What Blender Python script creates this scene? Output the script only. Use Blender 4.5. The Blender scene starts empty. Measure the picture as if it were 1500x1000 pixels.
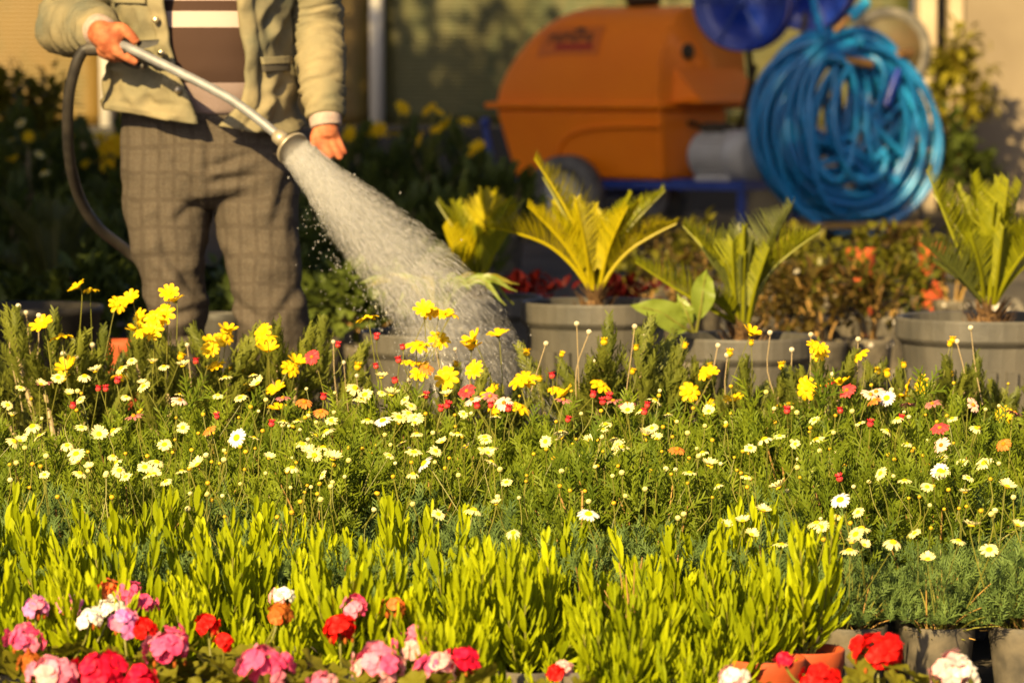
import bpy, math, random
import numpy as np
from mathutils import Vector, Matrix, noise

random.seed(7)
RNG = np.random.default_rng(11)
scene = bpy.context.scene
C = scene.collection

# ------------------------------------------------------------------ camera
F = 5625.0                 # 135 mm lens on a 36 mm sensor, in pixels of a 1500 px wide picture
CAM_H = 0.99
TH = math.atan(390.0 / F)  # pitch below the horizon
cam_d = bpy.data.cameras.new('camera')
cam_d.lens = 135.0
cam_d.sensor_width = 36.0
cam_d.clip_start = 0.1
cam_d.clip_end = 2000.0
cam_d.dof.use_dof = True
cam_d.dof.focus_distance = F / 845.0
cam_d.dof.aperture_fstop = 6.7
cam_d.dof.aperture_blades = 9
cam = bpy.data.objects.new('camera', cam_d)
cam.location = (0, 0, CAM_H)
cam.rotation_euler = (math.pi / 2 - TH, 0, 0)
C.objects.link(cam)
scene.camera = cam

# ------------------------------------------------------------------ light
SUN_EL, SUN_AZ = math.radians(29), math.radians(24)   # azimuth measured left of straight behind the camera
w = bpy.data.worlds.new('World')
scene.world = w
w.use_nodes = True
nt = w.node_tree
for n in list(nt.nodes):
    nt.nodes.remove(n)
sky = nt.nodes.new('ShaderNodeTexSky')
sky.sky_type = 'NISHITA'
sky.sun_disc = False
sky.sun_elevation = SUN_EL
sky.sun_rotation = math.pi + SUN_AZ
sky.altitude = 100
sky.air_density = 0.40
sky.dust_density = 2.6
sky.ozone_density = 0.4
bg = nt.nodes.new('ShaderNodeBackground')
bg.inputs['Strength'].default_value = 0.05
out = nt.nodes.new('ShaderNodeOutputWorld')
nt.links.new(sky.outputs[0], bg.inputs[0])
nt.links.new(bg.outputs[0], out.inputs[0])

sun_d = bpy.data.lights.new('sun', 'SUN')
sun_d.energy = 5.0
sun_d.angle = math.radians(0.53)
sun_d.color = (1.0, 0.735, 0.33)
sun = bpy.data.objects.new('sun', sun_d)
to_sun = Vector((-math.sin(SUN_AZ) * math.cos(SUN_EL), -math.cos(SUN_AZ) * math.cos(SUN_EL), math.sin(SUN_EL)))
sun.rotation_euler = to_sun.to_track_quat('Z', 'Y').to_euler()
sun.location = to_sun * 50
C.objects.link(sun)

scene.view_settings.view_transform = 'Standard'
scene.view_settings.look = 'None'
scene.view_settings.exposure = 1.48
scene.view_settings.gamma = 1.0
scene.view_settings.use_curve_mapping = False
scene.render.engine = 'CYCLES'
scene.cycles.use_denoising = True
scene.cycles.max_bounces = 6
scene.cycles.diffuse_bounces = 3
scene.cycles.glossy_bounces = 2
scene.cycles.transmission_bounces = 4
scene.cycles.transparent_max_bounces = 16
scene.cycles.sample_clamp_indirect = 4.0

# ------------------------------------------------------------------ places: a pixel of the 1500x1000 photograph and a scale in px per metre
FWD = np.array([0, math.cos(TH), -math.sin(TH)])
UP = np.array([0, math.sin(TH), math.cos(TH)])
RT = np.array([1.0, 0, 0])
CAM = np.array([0, 0, CAM_H])

def P(px, py, s):
    t = F / s
    return CAM + t * (FWD + RT * ((px - 750) / F) + UP * ((500 - py) / F))

def G(px, s, z=0.0):
    t = F / s
    v = ((z - CAM_H) / t + math.sin(TH)) / math.cos(TH)
    return CAM + t * (FWD + RT * ((px - 750) / F) + UP * v)

# ------------------------------------------------------------------ materials
MATS = {}

def new_mat(name):
    m = bpy.data.materials.new(name)
    m.use_nodes = True
    nt = m.node_tree
    for n in list(nt.nodes):
        nt.nodes.remove(n)
    o = nt.nodes.new('ShaderNodeOutputMaterial')
    MATS[name] = m
    return m, nt, o

def mixc(nt, fac, a, b):
    n = nt.nodes.new('ShaderNodeMix')
    n.data_type = 'RGBA'
    if isinstance(fac, (int, float)):
        n.inputs[0].default_value = fac
    else:
        nt.links.new(fac, n.inputs[0])
    for k, v in ((6, a), (7, b)):
        if isinstance(v, tuple):
            n.inputs[k].default_value = (*v, 1)
        else:
            nt.links.new(v, n.inputs[k])
    return n.outputs[2]

def ramp(nt, fac, a, b):
    n = nt.nodes.new('ShaderNodeMapRange')
    n.inputs[1].default_value = a
    n.inputs[2].default_value = b
    nt.links.new(fac, n.inputs[0])
    return n.outputs[0]

def noise_tex(nt, scale, detail=4, coord='Object', rough=0.55, stretch=None):
    tc = nt.nodes.new('ShaderNodeTexCoord')
    n = nt.nodes.new('ShaderNodeTexNoise')
    n.inputs['Scale'].default_value = scale
    n.inputs['Detail'].default_value = detail
    n.inputs['Roughness'].default_value = rough
    src = tc.outputs[coord]
    if stretch:
        mp = nt.nodes.new('ShaderNodeMapping')
        mp.inputs['Scale'].default_value = stretch
        nt.links.new(src, mp.inputs[0])
        src = mp.outputs[0]
    nt.links.new(src, n.inputs['Vector'])
    return n.outputs[0]

def bump(nt, height, strength, dist=0.01):
    b = nt.nodes.new('ShaderNodeBump')
    b.inputs['Strength'].default_value = strength
    b.inputs['Distance'].default_value = dist
    nt.links.new(height, b.inputs['Height'])
    return b.outputs[0]

def leafmat(name, c1, c2, transl=0.35, rough=0.5, spec=0.3, tint=None):
    """c1..c2 picked per leaf by the face attribute 'rnd' and per object"""
    m, nt, o = new_mat(name)
    at = nt.nodes.new('ShaderNodeAttribute')
    at.attribute_name = 'rnd'
    oi = nt.nodes.new('ShaderNodeObjectInfo')
    ad = nt.nodes.new('ShaderNodeMath')
    ad.operation = 'MULTIPLY_ADD'
    nt.links.new(oi.outputs['Random'], ad.inputs[0])
    ad.inputs[1].default_value = 0.35
    nt.links.new(at.outputs['Fac'], ad.inputs[2])
    f = ramp(nt, ad.outputs[0], 0.0, 1.35)
    col = mixc(nt, f, c1, c2)
    p = nt.nodes.new('ShaderNodeBsdfPrincipled')
    p.inputs['Roughness'].default_value = rough
    p.inputs['Specular IOR Level'].default_value = spec
    nt.links.new(col, p.inputs['Base Color'])
    t = nt.nodes.new('ShaderNodeBsdfTranslucent')
    if tint:
        mul = nt.nodes.new('ShaderNodeMix')
        mul.data_type = 'RGBA'
        mul.blend_type = 'MULTIPLY'
        mul.inputs[0].default_value = 1.0
        nt.links.new(col, mul.inputs[6])
        mul.inputs[7].default_value = (*tint, 1)
        nt.links.new(mul.outputs[2], t.inputs[0])
    else:
        nt.links.new(col, t.inputs[0])
    mx = nt.nodes.new('ShaderNodeMixShader')
    mx.inputs[0].default_value = transl
    nt.links.new(p.outputs[0], mx.inputs[1])
    nt.links.new(t.outputs[0], mx.inputs[2])
    nt.links.new(mx.outputs[0], o.inputs[0])
    return m

def plainmat(name, c1, c2=None, scale=8.0, rough=0.6, metal=0.0, spec=0.4, bumps=0.0, bump_scale=60.0, lo=0.35, hi=0.65, detail=5, stretch=None, coat=0.0, rough2=None):
    m, nt, o = new_mat(name)
    p = nt.nodes.new('ShaderNodeBsdfPrincipled')
    p.inputs['Roughness'].default_value = rough
    p.inputs['Metallic'].default_value = metal
    p.inputs['Specular IOR Level'].default_value = spec
    p.inputs['Coat Weight'].default_value = coat
    if c2 is None:
        p.inputs['Base Color'].default_value = (*c1, 1)
    else:
        f = ramp(nt, noise_tex(nt, scale, detail, stretch=stretch), lo, hi)
        nt.links.new(mixc(nt, f, c1, c2), p.inputs['Base Color'])
        if rough2 is not None:
            mr = nt.nodes.new('ShaderNodeMapRange')
            mr.inputs[3].default_value = rough
            mr.inputs[4].default_value = rough2
            nt.links.new(f, mr.inputs[0])
            nt.links.new(mr.outputs[0], p.inputs['Roughness'])
    if bumps:
        nt.links.new(bump(nt, noise_tex(nt, bump_scale, 5), bumps, 0.004), p.inputs['Normal'])
    nt.links.new(p.outputs[0], o.inputs[0])
    return m

# foliage
leafmat('marguerite_blue', (0.045, 0.085, 0.026), (0.145, 0.210, 0.050), 0.22, 0.6, 0.15)
leafmat('marguerite_green', (0.045, 0.080, 0.006), (0.195, 0.240, 0.014), 0.26, 0.55, 0.15)
leafmat('lance_leaf', (0.050, 0.092, 0.002), (0.370, 0.410, 0.003), 0.22, 0.6, 0.10)
leafmat('euryops_leaf', (0.065, 0.085, 0.010), (0.200, 0.215, 0.026), 0.35, 0.55, 0.3)
leafmat('cycad_gold', (0.30, 0.27, 0.003), (0.52, 0.43, 0.005), 0.45, 0.4, 0.4)
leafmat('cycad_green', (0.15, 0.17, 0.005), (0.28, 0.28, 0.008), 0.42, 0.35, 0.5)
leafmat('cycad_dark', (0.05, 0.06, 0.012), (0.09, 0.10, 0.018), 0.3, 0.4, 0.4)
leafmat('broad_leaf', (0.16, 0.22, 0.025), (0.22, 0.27, 0.035), 0.4, 0.4, 0.4)
leafmat('geranium_leaf', (0.09, 0.105, 0.008), (0.22, 0.19, 0.012), 0.35, 0.55, 0.3)
leafmat('rusty_leaf', (0.035, 0.042, 0.006), (0.125, 0.065, 0.014), 0.35, 0.4, 0.4)
leafmat('seed_leaf', (0.045, 0.060, 0.006), (0.150, 0.130, 0.010), 0.35, 0.4, 0.3)
leafmat('shaded_red_leaf', (0.025, 0.002, 0.002), (0.10, 0.005, 0.003), 0.3, 0.5, 0.2)  # red darkened to carry the shade behind the golden cycad
leafmat('yellow_leaf', (0.15, 0.14, 0.012), (0.25, 0.21, 0.015), 0.35, 0.4, 0.4)
leafmat('shaded_leaf', (0.045, 0.066, 0.012), (0.11, 0.14, 0.022), 0.25, 0.5, 0.3)  # darkened leaf colour carries the shade over the background plants
leafmat('tree_leaf', (0.035, 0.055, 0.012), (0.08, 0.11, 0.02), 0.3, 0.5, 0.3)
# petals
leafmat('petal_cream', (0.76, 0.68, 0.24), (0.84, 0.79, 0.44), 0.3, 0.6, 0.2)
leafmat('petal_white', (0.86, 0.80, 0.74), (0.90, 0.86, 0.82), 0.4, 0.6, 0.2)
leafmat('petal_blush', (0.78, 0.45, 0.36), (0.84, 0.60, 0.50), 0.25, 0.6, 0.2)
leafmat('petal_red', (0.55, 0.03, 0.04), (0.70, 0.08, 0.08), 0.25, 0.6, 0.2)
leafmat('petal_mauve', (0.34, 0.11, 0.12), (0.50, 0.20, 0.18), 0.25, 0.6, 0.2)
leafmat('petal_rust', (0.50, 0.15, 0.03), (0.62, 0.24, 0.05), 0.25, 0.6, 0.2)
leafmat('petal_yellow', (0.76, 0.46, 0.004), (0.86, 0.58, 0.006), 0.35, 0.5, 0.2)
leafmat('disc_yellow', (0.70, 0.44, 0.006), (0.82, 0.56, 0.010), 0.1, 0.7, 0.1)
leafmat('disc_dark', (0.45, 0.12, 0.01), (0.62, 0.28, 0.015), 0.1, 0.7, 0.1)
leafmat('bud_cream', (0.58, 0.52, 0.10), (0.76, 0.70, 0.34), 0.15, 0.6, 0.2)
leafmat('bud_amber', (0.50, 0.28, 0.010), (0.62, 0.42, 0.015), 0.15, 0.6, 0.2)
leafmat('bud_red', (0.40, 0.015, 0.02), (0.58, 0.03, 0.04), 0.1, 0.5, 0.3)
leafmat('bud_white', (0.50, 0.45, 0.30), (0.66, 0.60, 0.44), 0.15, 0.7, 0.1)
leafmat('geranium_hotpink', (0.64, 0.02, 0.13), (0.76, 0.12, 0.27), 0.3, 0.6, 0.2)
leafmat('geranium_pink', (0.70, 0.10, 0.22), (0.80, 0.30, 0.42), 0.3, 0.6, 0.2)
leafmat('geranium_orchid', (0.58, 0.10, 0.42), (0.72, 0.32, 0.62), 0.3, 0.6, 0.2)
leafmat('geranium_pale', (0.74, 0.28, 0.30), (0.82, 0.50, 0.50), 0.3, 0.6, 0.2)
leafmat('geranium_white', (0.84, 0.76, 0.68), (0.88, 0.84, 0.80), 0.3, 0.6, 0.2)
leafmat('geranium_red', (0.62, 0.006, 0.006), (0.76, 0.014, 0.010), 0.3, 0.55, 0.15)
leafmat('geranium_crimson', (0.62, 0.004, 0.03), (0.78, 0.015, 0.07), 0.3, 0.55, 0.15)
leafmat('geranium_coral', (0.70, 0.10, 0.015), (0.80, 0.22, 0.06), 0.3, 0.6, 0.2)
leafmat('geranium_wilted', (0.26, 0.055, 0.008), (0.42, 0.13, 0.02), 0.25, 0.7, 0.1)
leafmat('stem_green', (0.10, 0.11, 0.015), (0.20, 0.19, 0.03), 0.15, 0.5, 0.3)
leafmat('stem_wood', (0.20, 0.11, 0.035), (0.36, 0.22, 0.06), 0.0, 0.7, 0.2)
leafmat('stem_pale', (0.24, 0.18, 0.09), (0.36, 0.28, 0.16), 0.0, 0.7, 0.2)
# pots, ground
plainmat('black_pot', (0.035, 0.032, 0.028), (0.14, 0.118, 0.085), 22, 0.55, bumps=0.12, bump_scale=160, lo=0.32, hi=0.72, rough2=0.85)
plainmat('grey_pot', (0.028, 0.028, 0.026), (0.105, 0.095, 0.078), 6, 0.55, bumps=0.25, bump_scale=90, lo=0.30, hi=0.72, detail=8, stretch=(1.0, 1.0, 0.45))
plainmat('tub_black_shaded', (0.010, 0.009, 0.009), (0.03, 0.026, 0.022), 9, 0.6)  # black plastic, darkened further for the shade it stands in
plainmat('terracotta_pot', (0.30, 0.042, 0.009), (0.40, 0.075, 0.018), 14, 0.7, bumps=0.1)
plainmat('red_pot', (0.030, 0.002, 0.0015), (0.05, 0.003, 0.002), 10, 0.5)
plainmat('soil', (0.028, 0.018, 0.010), (0.09, 0.055, 0.028), 60, 0.95, bumps=0.8, bump_scale=90)
plainmat('ground', (0.022, 0.019, 0.015), (0.075, 0.062, 0.045), 3.0, 0.95, bumps=0.6, bump_scale=40)
plainmat('stone_white', (0.42, 0.38, 0.33), (0.60, 0.56, 0.5), 30, 0.8)
plainmat('stone_grey', (0.10, 0.09, 0.075), (0.2, 0.18, 0.15), 30, 0.85)
plainmat('caudex', (0.06, 0.032, 0.014), (0.20, 0.11, 0.04), 70, 0.9, bumps=0.8, bump_scale=120)
# ------------------------------------------------------------------ mesh builder
class MB:
    def __init__(self):
        self.v, self.n = [], 0
        self.f = []              # (faces array n x k, mat, rnd array)

    def add(self, verts, faces, mat=0, rnd=None):
        verts = np.asarray(verts, dtype=np.float64).reshape(-1, 3)
        if not isinstance(faces, np.ndarray):
            by = {}
            for f in faces:
                by.setdefault(len(f), []).append(f)
            groups = [np.array(x) for x in by.values()]
        else:
            groups = [faces]
        for g in groups:
            if rnd is None:
                r = np.full(len(g), random.random())
            else:
                r = np.broadcast_to(np.asarray(rnd, float), (len(g),)) if np.ndim(rnd) == 0 or len(rnd) == len(g) else np.full(len(g), float(np.mean(rnd)))
            self.f.append((g + self.n, mat, r))
        self.v.append(verts)
        self.n += len(verts)

    def mesh(self, name, mats, smooth=False):
        me = bpy.data.meshes.new(name)
        v = np.concatenate(self.v)
        me.vertices.add(len(v))
        me.vertices.foreach_set('co', v.ravel())
        li, ls, mi, rn, p = [], [], [], [], 0
        for g, m, r in self.f:
            k = g.shape[1]
            li.append(g.ravel())
            ls.append(p + np.arange(len(g)) * k)
            p += len(g) * k
            mi.append(np.full(len(g), m))
            rn.append(r)
        li = np.concatenate(li)
        me.loops.add(len(li))
        me.loops.foreach_set('vertex_index', li.astype(np.int32))
        ls = np.concatenate(ls)
        me.polygons.add(len(ls))
        me.polygons.foreach_set('loop_start', ls.astype(np.int32))
        for m in mats:
            me.materials.append(MATS[m])
        me.polygons.foreach_set('material_index', np.concatenate(mi).astype(np.int32))
        me.polygons.foreach_set('use_smooth', np.full(len(ls), smooth))
        at = me.attributes.new('rnd', 'FLOAT', 'FACE')
        at.data.foreach_set('value', np.concatenate(rn).astype(np.float32))
        me.update(calc_edges=True)
        me.validate()
        return me

def norm(a):
    a = np.asarray(a, float)
    return a / np.maximum(np.linalg.norm(a, axis=-1, keepdims=True), 1e-9)

def ribbons(mb, pts, side, mat=0, rnd=None, fold=None):
    """pts (M,N,3), side (M,N,3) half width vectors; fold (M,N,3) lifts the two edges"""
    M, N, _ = pts.shape
    if fold is None:
        v = np.stack([pts - side, pts + side], axis=2)
        k = 2
    else:
        v = np.stack([pts - side + fold, pts, pts + side + fold], axis=2)
        k = 3
    base = (np.arange(M) * N * k)[:, None, None]
    i = np.arange(N - 1)[None, :, None] * k
    j = np.arange(k - 1)[None, None, :]
    a = base + i + j
    q = np.stack([a, a + 1, a + 1 + k, a + k], axis=-1).reshape(-1, 4)
    if rnd is None:
        rnd = RNG.random(M)
    r = np.repeat(np.asarray(rnd, float), (N - 1) * (k - 1))
    mb.add(v.reshape(-1, 3), q, mat, r)

def frame_of(d):
    d = norm(d)
    ref = np.where(np.abs(d[..., 2:3]) > 0.95, np.array([1.0, 0, 0]), np.array([0, 0, 1.0]))
    s = norm(np.cross(d, ref))
    n = norm(np.cross(s, d))
    return d, s, n

def feather(mb, base, d, s, n, L, pairs, lobeL, w, curve=0.25, mat=0, rnd=None, lob_ang=0.75):
    """pinnate leaves: a rachis and pairs of narrow lobes, all of them at once"""
    M = len(base)
    L = np.broadcast_to(np.asarray(L, float), (M,))[:, None]
    if rnd is None:
        rnd = RNG.random(M)
    def at(t):
        return base + d * L * t + n * (curve * L * t * t)
    ts = [0, 0.5, 1.0]
    pts = np.stack([at(t) for t in ts], 1)
    wd = np.array([0.5, 0.5, 0.35]) * w
    ribbons(mb, pts, s[:, None, :] * wd[None, :, None], mat, rnd)
    for k in range(pairs):
        t = 0.32 + 0.62 * k / max(1, pairs - 1)
        dt = norm(d + n * (2 * curve * t))
        for sg in (-1, 1):
            ld = norm(dt * math.cos(lob_ang) + s * sg * math.sin(lob_ang) + n * (0.25 + RNG.normal(0, 0.15, (M, 1))))
            b = at(t)
            ll = L * lobeL * (1.0 - 0.35 * abs(t - 0.6) / 0.6) * RNG.uniform(0.75, 1.2, (M, 1))
            e = b + ld * ll
            sv = norm(np.cross(ld, n))
            pp = np.stack([b, b + (e - b) * 0.6, e], 1)
            ww = np.array([0.4, 0.5, 0.16]) * w
            ribbons(mb, pp, sv[:, None, :] * ww[None, :, None], mat, rnd)

def tube(mb, pts, rad, sides=6, mat=0, rnd=None, cap=True):
    pts = np.asarray(pts, float)
    N = len(pts)
    rad = np.broadcast_to(np.asarray(rad, float), (N,))
    tg = np.gradient(pts, axis=0)
    tg = norm(tg)
    ref = np.array([0.31, 0.17, 0.93]) if abs(tg[0][2]) < 0.9 else np.array([0.95, 0.3, 0.05])
    a = norm(np.cross(tg[0], ref))
    rings = []
    for i in range(N):
        a = norm(a - tg[i] * np.dot(a, tg[i]))
        b = np.cross(tg[i], a)
        th = np.arange(sides) / sides * 2 * math.pi
        rings.append(pts[i] + rad[i] * (np.cos(th)[:, None] * a + np.sin(th)[:, None] * b))
    v = np.concatenate(rings)
    f = []
    for i in range(N - 1):
        for j in range(sides):
            k = (j + 1) % sides
            f.append((i * sides + j, i * sides + k, (i + 1) * sides + k, (i + 1) * sides + j))
    fa = np.array(f)
    mb.add(v, fa, mat, None if rnd is None else np.full(len(fa), rnd))
    if cap:
        mb.add(rings[0], [tuple(range(sides))[::-1]], mat, rnd)
        mb.add(rings[-1], [tuple(range(sides))], mat, rnd)

def spline(ctrl, n):
    """Catmull-Rom through control points"""
    c = np.asarray(ctrl, float)
    c = np.vstack([2 * c[0] - c[1], c, 2 * c[-1] - c[-2]])
    k = len(c) - 3
    o = []
    for t in np.linspace(0, k - 1e-6, n):
        i = int(t)
        u = t - i
        p0, p1, p2, p3 = c[i:i + 4]
        o.append(0.5 * (2 * p1 + (p2 - p0) * u + (2 * p0 - 5 * p1 + 4 * p2 - p3) * u * u + (3 * p1 - p0 - 3 * p2 + p3) * u ** 3))
    return np.array(o)

def lathe(mb, prof, segs=24, mat=0, rnd=0.5, M=None):
    """prof: list of (r, z)"""
    th = np.arange(segs) / segs * 2 * math.pi
    v = np.array([[r * math.cos(a), r * math.sin(a), z] for r, z in prof for a in th])
    if M is not None:
        v = v @ np.array(M)[:3, :3].T + np.array(M)[:3, 3]
    n = len(prof)
    f = np.array([(i * segs + j, i * segs + (j + 1) % segs, (i + 1) * segs + (j + 1) % segs, (i + 1) * segs + j) for i in range(n - 1) for j in range(segs)])
    mb.add(v, f, mat, np.full(len(f), rnd))

def box(mb, lo, hi, mat=0, rnd=0.5, M=None):
    x0, y0, z0 = lo
    x1, y1, z1 = hi
    v = np.array([(x0, y0, z0), (x1, y0, z0), (x1, y1, z0), (x0, y1, z0), (x0, y0, z1), (x1, y0, z1), (x1, y1, z1), (x0, y1, z1)], float)
    if M is not None:
        v = v @ np.array(M)[:3, :3].T + np.array(M)[:3, 3]
    f = np.array([(0, 3, 2, 1), (4, 5, 6, 7), (0, 1, 5, 4), (1, 2, 6, 5), (2, 3, 7, 6), (3, 0, 4, 7)])
    mb.add(v, f, mat, np.full(6, rnd))

def ellipsoid(mb, c, r, segs=12, rings=8, mat=0, rnd=0.5, M=None):
    v, f = [], []
    for i in range(rings + 1):
        ph = math.pi * i / rings
        for j in range(segs):
            a = 2 * math.pi * j / segs
            v.append((r[0] * math.sin(ph) * math.cos(a), r[1] * math.sin(ph) * math.sin(a), r[2] * math.cos(ph)))
    for i in range(rings):
        for j in range(segs):
            k = (j + 1) % segs
            f.append((i * segs + j, (i + 1) * segs + j, (i + 1) * segs + k, i * segs + k))
    v = np.array(v)
    if M is not None:
        v = v @ np.array(M)[:3, :3].T
    f = np.array(f)
    mb.add(v + np.array(c), f, mat, np.full(len(f), rnd))

# ------------------------------------------------------------------ objects
def obj(name, me, parent=None, loc=(0, 0, 0), rot=(0, 0, 0), scale=1.0, kind=None, label=None):
    o = bpy.data.objects.new(name, me)
    C.objects.link(o)
    if parent is not None:
        o.parent = parent
    o.location = [float(x) for x in loc]
    o.rotation_euler = rot
    o.scale = (scale,) * 3 if isinstance(scale, (int, float)) else scale
    if kind:
        o['kind'] = kind
    if label:
        o['label'] = label
    return o

def thing(name, label, cat, loc=(0, 0, 0), rotz=0.0, group=None, me=None):
    o = bpy.data.objects.new(name, me)
    C.objects.link(o)
    o.location = [float(x) for x in loc]
    o.rotation_euler = (0, 0, rotz)
    o['label'] = label
    o['category'] = cat
    if group:
        o['group'] = group
    return o

def structure(name, me, loc=(0, 0, 0)):
    o = obj(name, me, loc=loc)
    o['kind'] = 'structure'
    return o

def bevel(o, width, segs=2):
    b = o.modifiers.new('bevel', 'BEVEL')
    b.width = width
    b.segments = segs
    b.limit_method = 'ANGLE'
    b.angle_limit = math.radians(35)
    return o

ORD = ['first', 'second', 'third', 'fourth', 'fifth', 'sixth', 'seventh', 'eighth', 'ninth', 'tenth', 'eleventh', 'twelfth', 'thirteenth', 'fourteenth', 'fifteenth', 'sixteenth', 'seventeenth', 'eighteenth']

# ================================================================== SETTING
mb = MB()
mb.add([(-150, -40, 0), (150, -40, 0), (150, 400, 0), (-150, 400, 0)], np.array([(0, 1, 2, 3)]))
structure('ground', mb.mesh('ground', ['ground']))

# greenhouse wall at the back: film panels between posts
def film_mat(name, c1, c2, c3):
    m, nt, o = new_mat(name)
    p = nt.nodes.new('ShaderNodeBsdfPrincipled')
    p.inputs['Roughness'].default_value = 0.55
    f = ramp(nt, noise_tex(nt, 0.9, 5, rough=0.6), 0.35, 0.68)
    c = mixc(nt, f, c1, c2)
    g = ramp(nt, noise_tex(nt, 5.0, 4, stretch=(1.0, 1.0, 0.35)), 0.5, 0.72)
    c = mixc(nt, g, c, c3)
    nt.links.new(c, p.inputs['Base Color'])
    tc = nt.nodes.new('ShaderNodeTexCoord')
    wv = nt.nodes.new('ShaderNodeTexWave')
    wv.bands_direction = 'Z'
    wv.inputs['Scale'].default_value = 10.0
    nt.links.new(tc.outputs['Object'], wv.inputs[0])
    nt.links.new(bump(nt, wv.outputs[1], 0.35, 0.01), p.inputs['Normal'])
    t = nt.nodes.new('ShaderNodeBsdfTranslucent')
    nt.links.new(c, t.inputs[0])
    mx = nt.nodes.new('ShaderNodeMixShader')
    mx.inputs[0].default_value = 0.2
    nt.links.new(p.outputs[0], mx.inputs[1])
    nt.links.new(t.outputs[0], mx.inputs[2])
    nt.links.new(mx.outputs[0], o.inputs[0])

film_mat('film_ochre', (0.135, 0.082, 0.014), (0.185, 0.113, 0.021), (0.11, 0.082, 0.014))
film_mat('film_olive', (0.060, 0.060, 0.014), (0.11, 0.095, 0.022), (0.045, 0.06, 0.013))
plainmat('post_white', (0.58, 0.55, 0.48), (0.66, 0.62, 0.55), 3, 0.5)
plainmat('render_beige', (0.155, 0.122, 0.082), (0.185, 0.148, 0.10), 2.2, 0.9, bumps=0.15, bump_scale=30)
plainmat('frame_cream', (0.32, 0.25, 0.16), (0.37, 0.30, 0.20), 3, 0.6)
plainmat('door_dark', (0.015, 0.013, 0.012))

SW = 200.0
YW = G(750, SW)[1]
def wx(px):
    return (px - 750) / SW
wall = thing('greenhouse_wall', 'long ochre and olive plastic greenhouse wall with white posts behind everything', 'greenhouse wall', (0, YW, 0))
edges = [wx(p) for p in (-620, -240, 160, 553, 946, 1338)]
for i in range(5):
    mb = MB()
    x0, x1 = edges[i], edges[i + 1]
    nx = 14
    xs = np.linspace(x0 + 0.03, x1 - 0.03, nx)
    zs = np.linspace(0.62, 2.9, 24)
    v = np.array([(x, 0.02 * math.sin(7 * x + 2.1 * z) * math.sin(3.0 * z + x), z) for z in zs for x in xs])
    f = np.array([(r * nx + c, r * nx + c + 1, (r + 1) * nx + c + 1, (r + 1) * nx + c) for r in range(23) for c in range(nx - 1)])
    mb.add(v, f, 0, np.full(len(f), .5))
    pn = obj('film_panel', mb.mesh('film_panel', ['film_ochre' if i < 3 else 'film_olive'], True), wall)
    sl = pn.modifiers.new('solid', 'SOLIDIFY')
    sl.thickness = 0.004
for x in edges[1:5]:
    mb = MB()
    lathe(mb, [(0.0, 0.60), (0.055, 0.60), (0.055, 3.0), (0.0, 3.0)], 16)
    obj('post', mb.mesh('post', ['post_white'], True), wall, (x, -0.08, 0))
mb = MB()
box(mb, (edges[0], -0.14, 0), (edges[-1], 0.10, 0.615))
obj('base_board', mb.mesh('base_board', ['door_dark']), wall)
mb = MB()
box(mb, (edges[0], -0.03, 2.9), (edges[-1], 0.03, 2.98))
obj('top_rail', mb.mesh('top_rail', ['post_white']), wall)

# beige building on the right
house = thing('beige_building', 'beige rendered building wall with cream door frame at the right', 'building', (0, YW, 0))
mb = MB()
box(mb, (wx(1403), -0.30, 0), (wx(1403) + 6, 0.3, 3.4))
bevel(obj('wall', mb.mesh('wall', ['render_beige']), house), 0.01)
for k, (a, b, y0) in enumerate(((1338, 1364, -0.32), (1381, 1402, -0.34))):
    mb = MB()
    box(mb, (wx(a), y0, 0), (wx(b), 0.2, 3.2))
    bevel(obj('door_frame', mb.mesh('door_frame', ['frame_cream']), house), 0.015)
mb = MB()
box(mb, (wx(1364.5), -0.1, 0), (wx(1380.5), 0.1, 3.1))
obj('dark_gap', mb.mesh('dark_gap', ['door_dark']), house)

# unseen trees added past the left edge to shade the cart and back beds
def tree_meshes(h, r, n, seed):
    rg = np.random.default_rng(seed)
    mb = MB()
    tube(mb, spline([(0, 0, 0), (0.05, 0.02, h * .25), (-.04, .05, h * .5), (0.03, 0, h * .8)], 12), np.linspace(.10, .03, 12), 8)
    for k in range(7):
        a = k * 2.4
        z = h * (.3 + .07 * k)
        tube(mb, spline([(0, 0, z), (math.cos(a) * r * .4, math.sin(a) * r * .4, z + .3), (math.cos(a) * r * .8, math.sin(a) * r * .8, z + .5)], 7), np.linspace(.035, .008, 7), 5)
    tr = mb.mesh('trunk', ['stem_wood'], True)
    mb = MB()
    nc = 46
    d = norm(rg.normal(size=(nc, 3)))
    cc = d * rg.uniform(.55, 1, (nc, 1)) * np.array([r, r, h * .40]) + np.array([0, 0, h * .58])
    ci = rg.integers(0, nc, n)
    pos = cc[ci] + rg.normal(0, .19 * r, (n, 3))
    pos[:, 2] = np.maximum(pos[:, 2], .12)
    dd, s, nn = frame_of(rg.normal(size=(n, 3)) + np.array([0, 0, -.3]))
    L = rg.uniform(.10, .18, n)[:, None]
    pts = np.stack([pos, pos + dd * L * .5, pos + dd * L], 1)
    ribbons(mb, pts, s[:, None, :] * (np.array([.25, 1, .05])[None, :, None] * L[:, None, :] * .3))
    return tr, mb.mesh('crown', ['tree_leaf'])
tm = tree_meshes(3.9, 1.15, 15000, 3)
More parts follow.
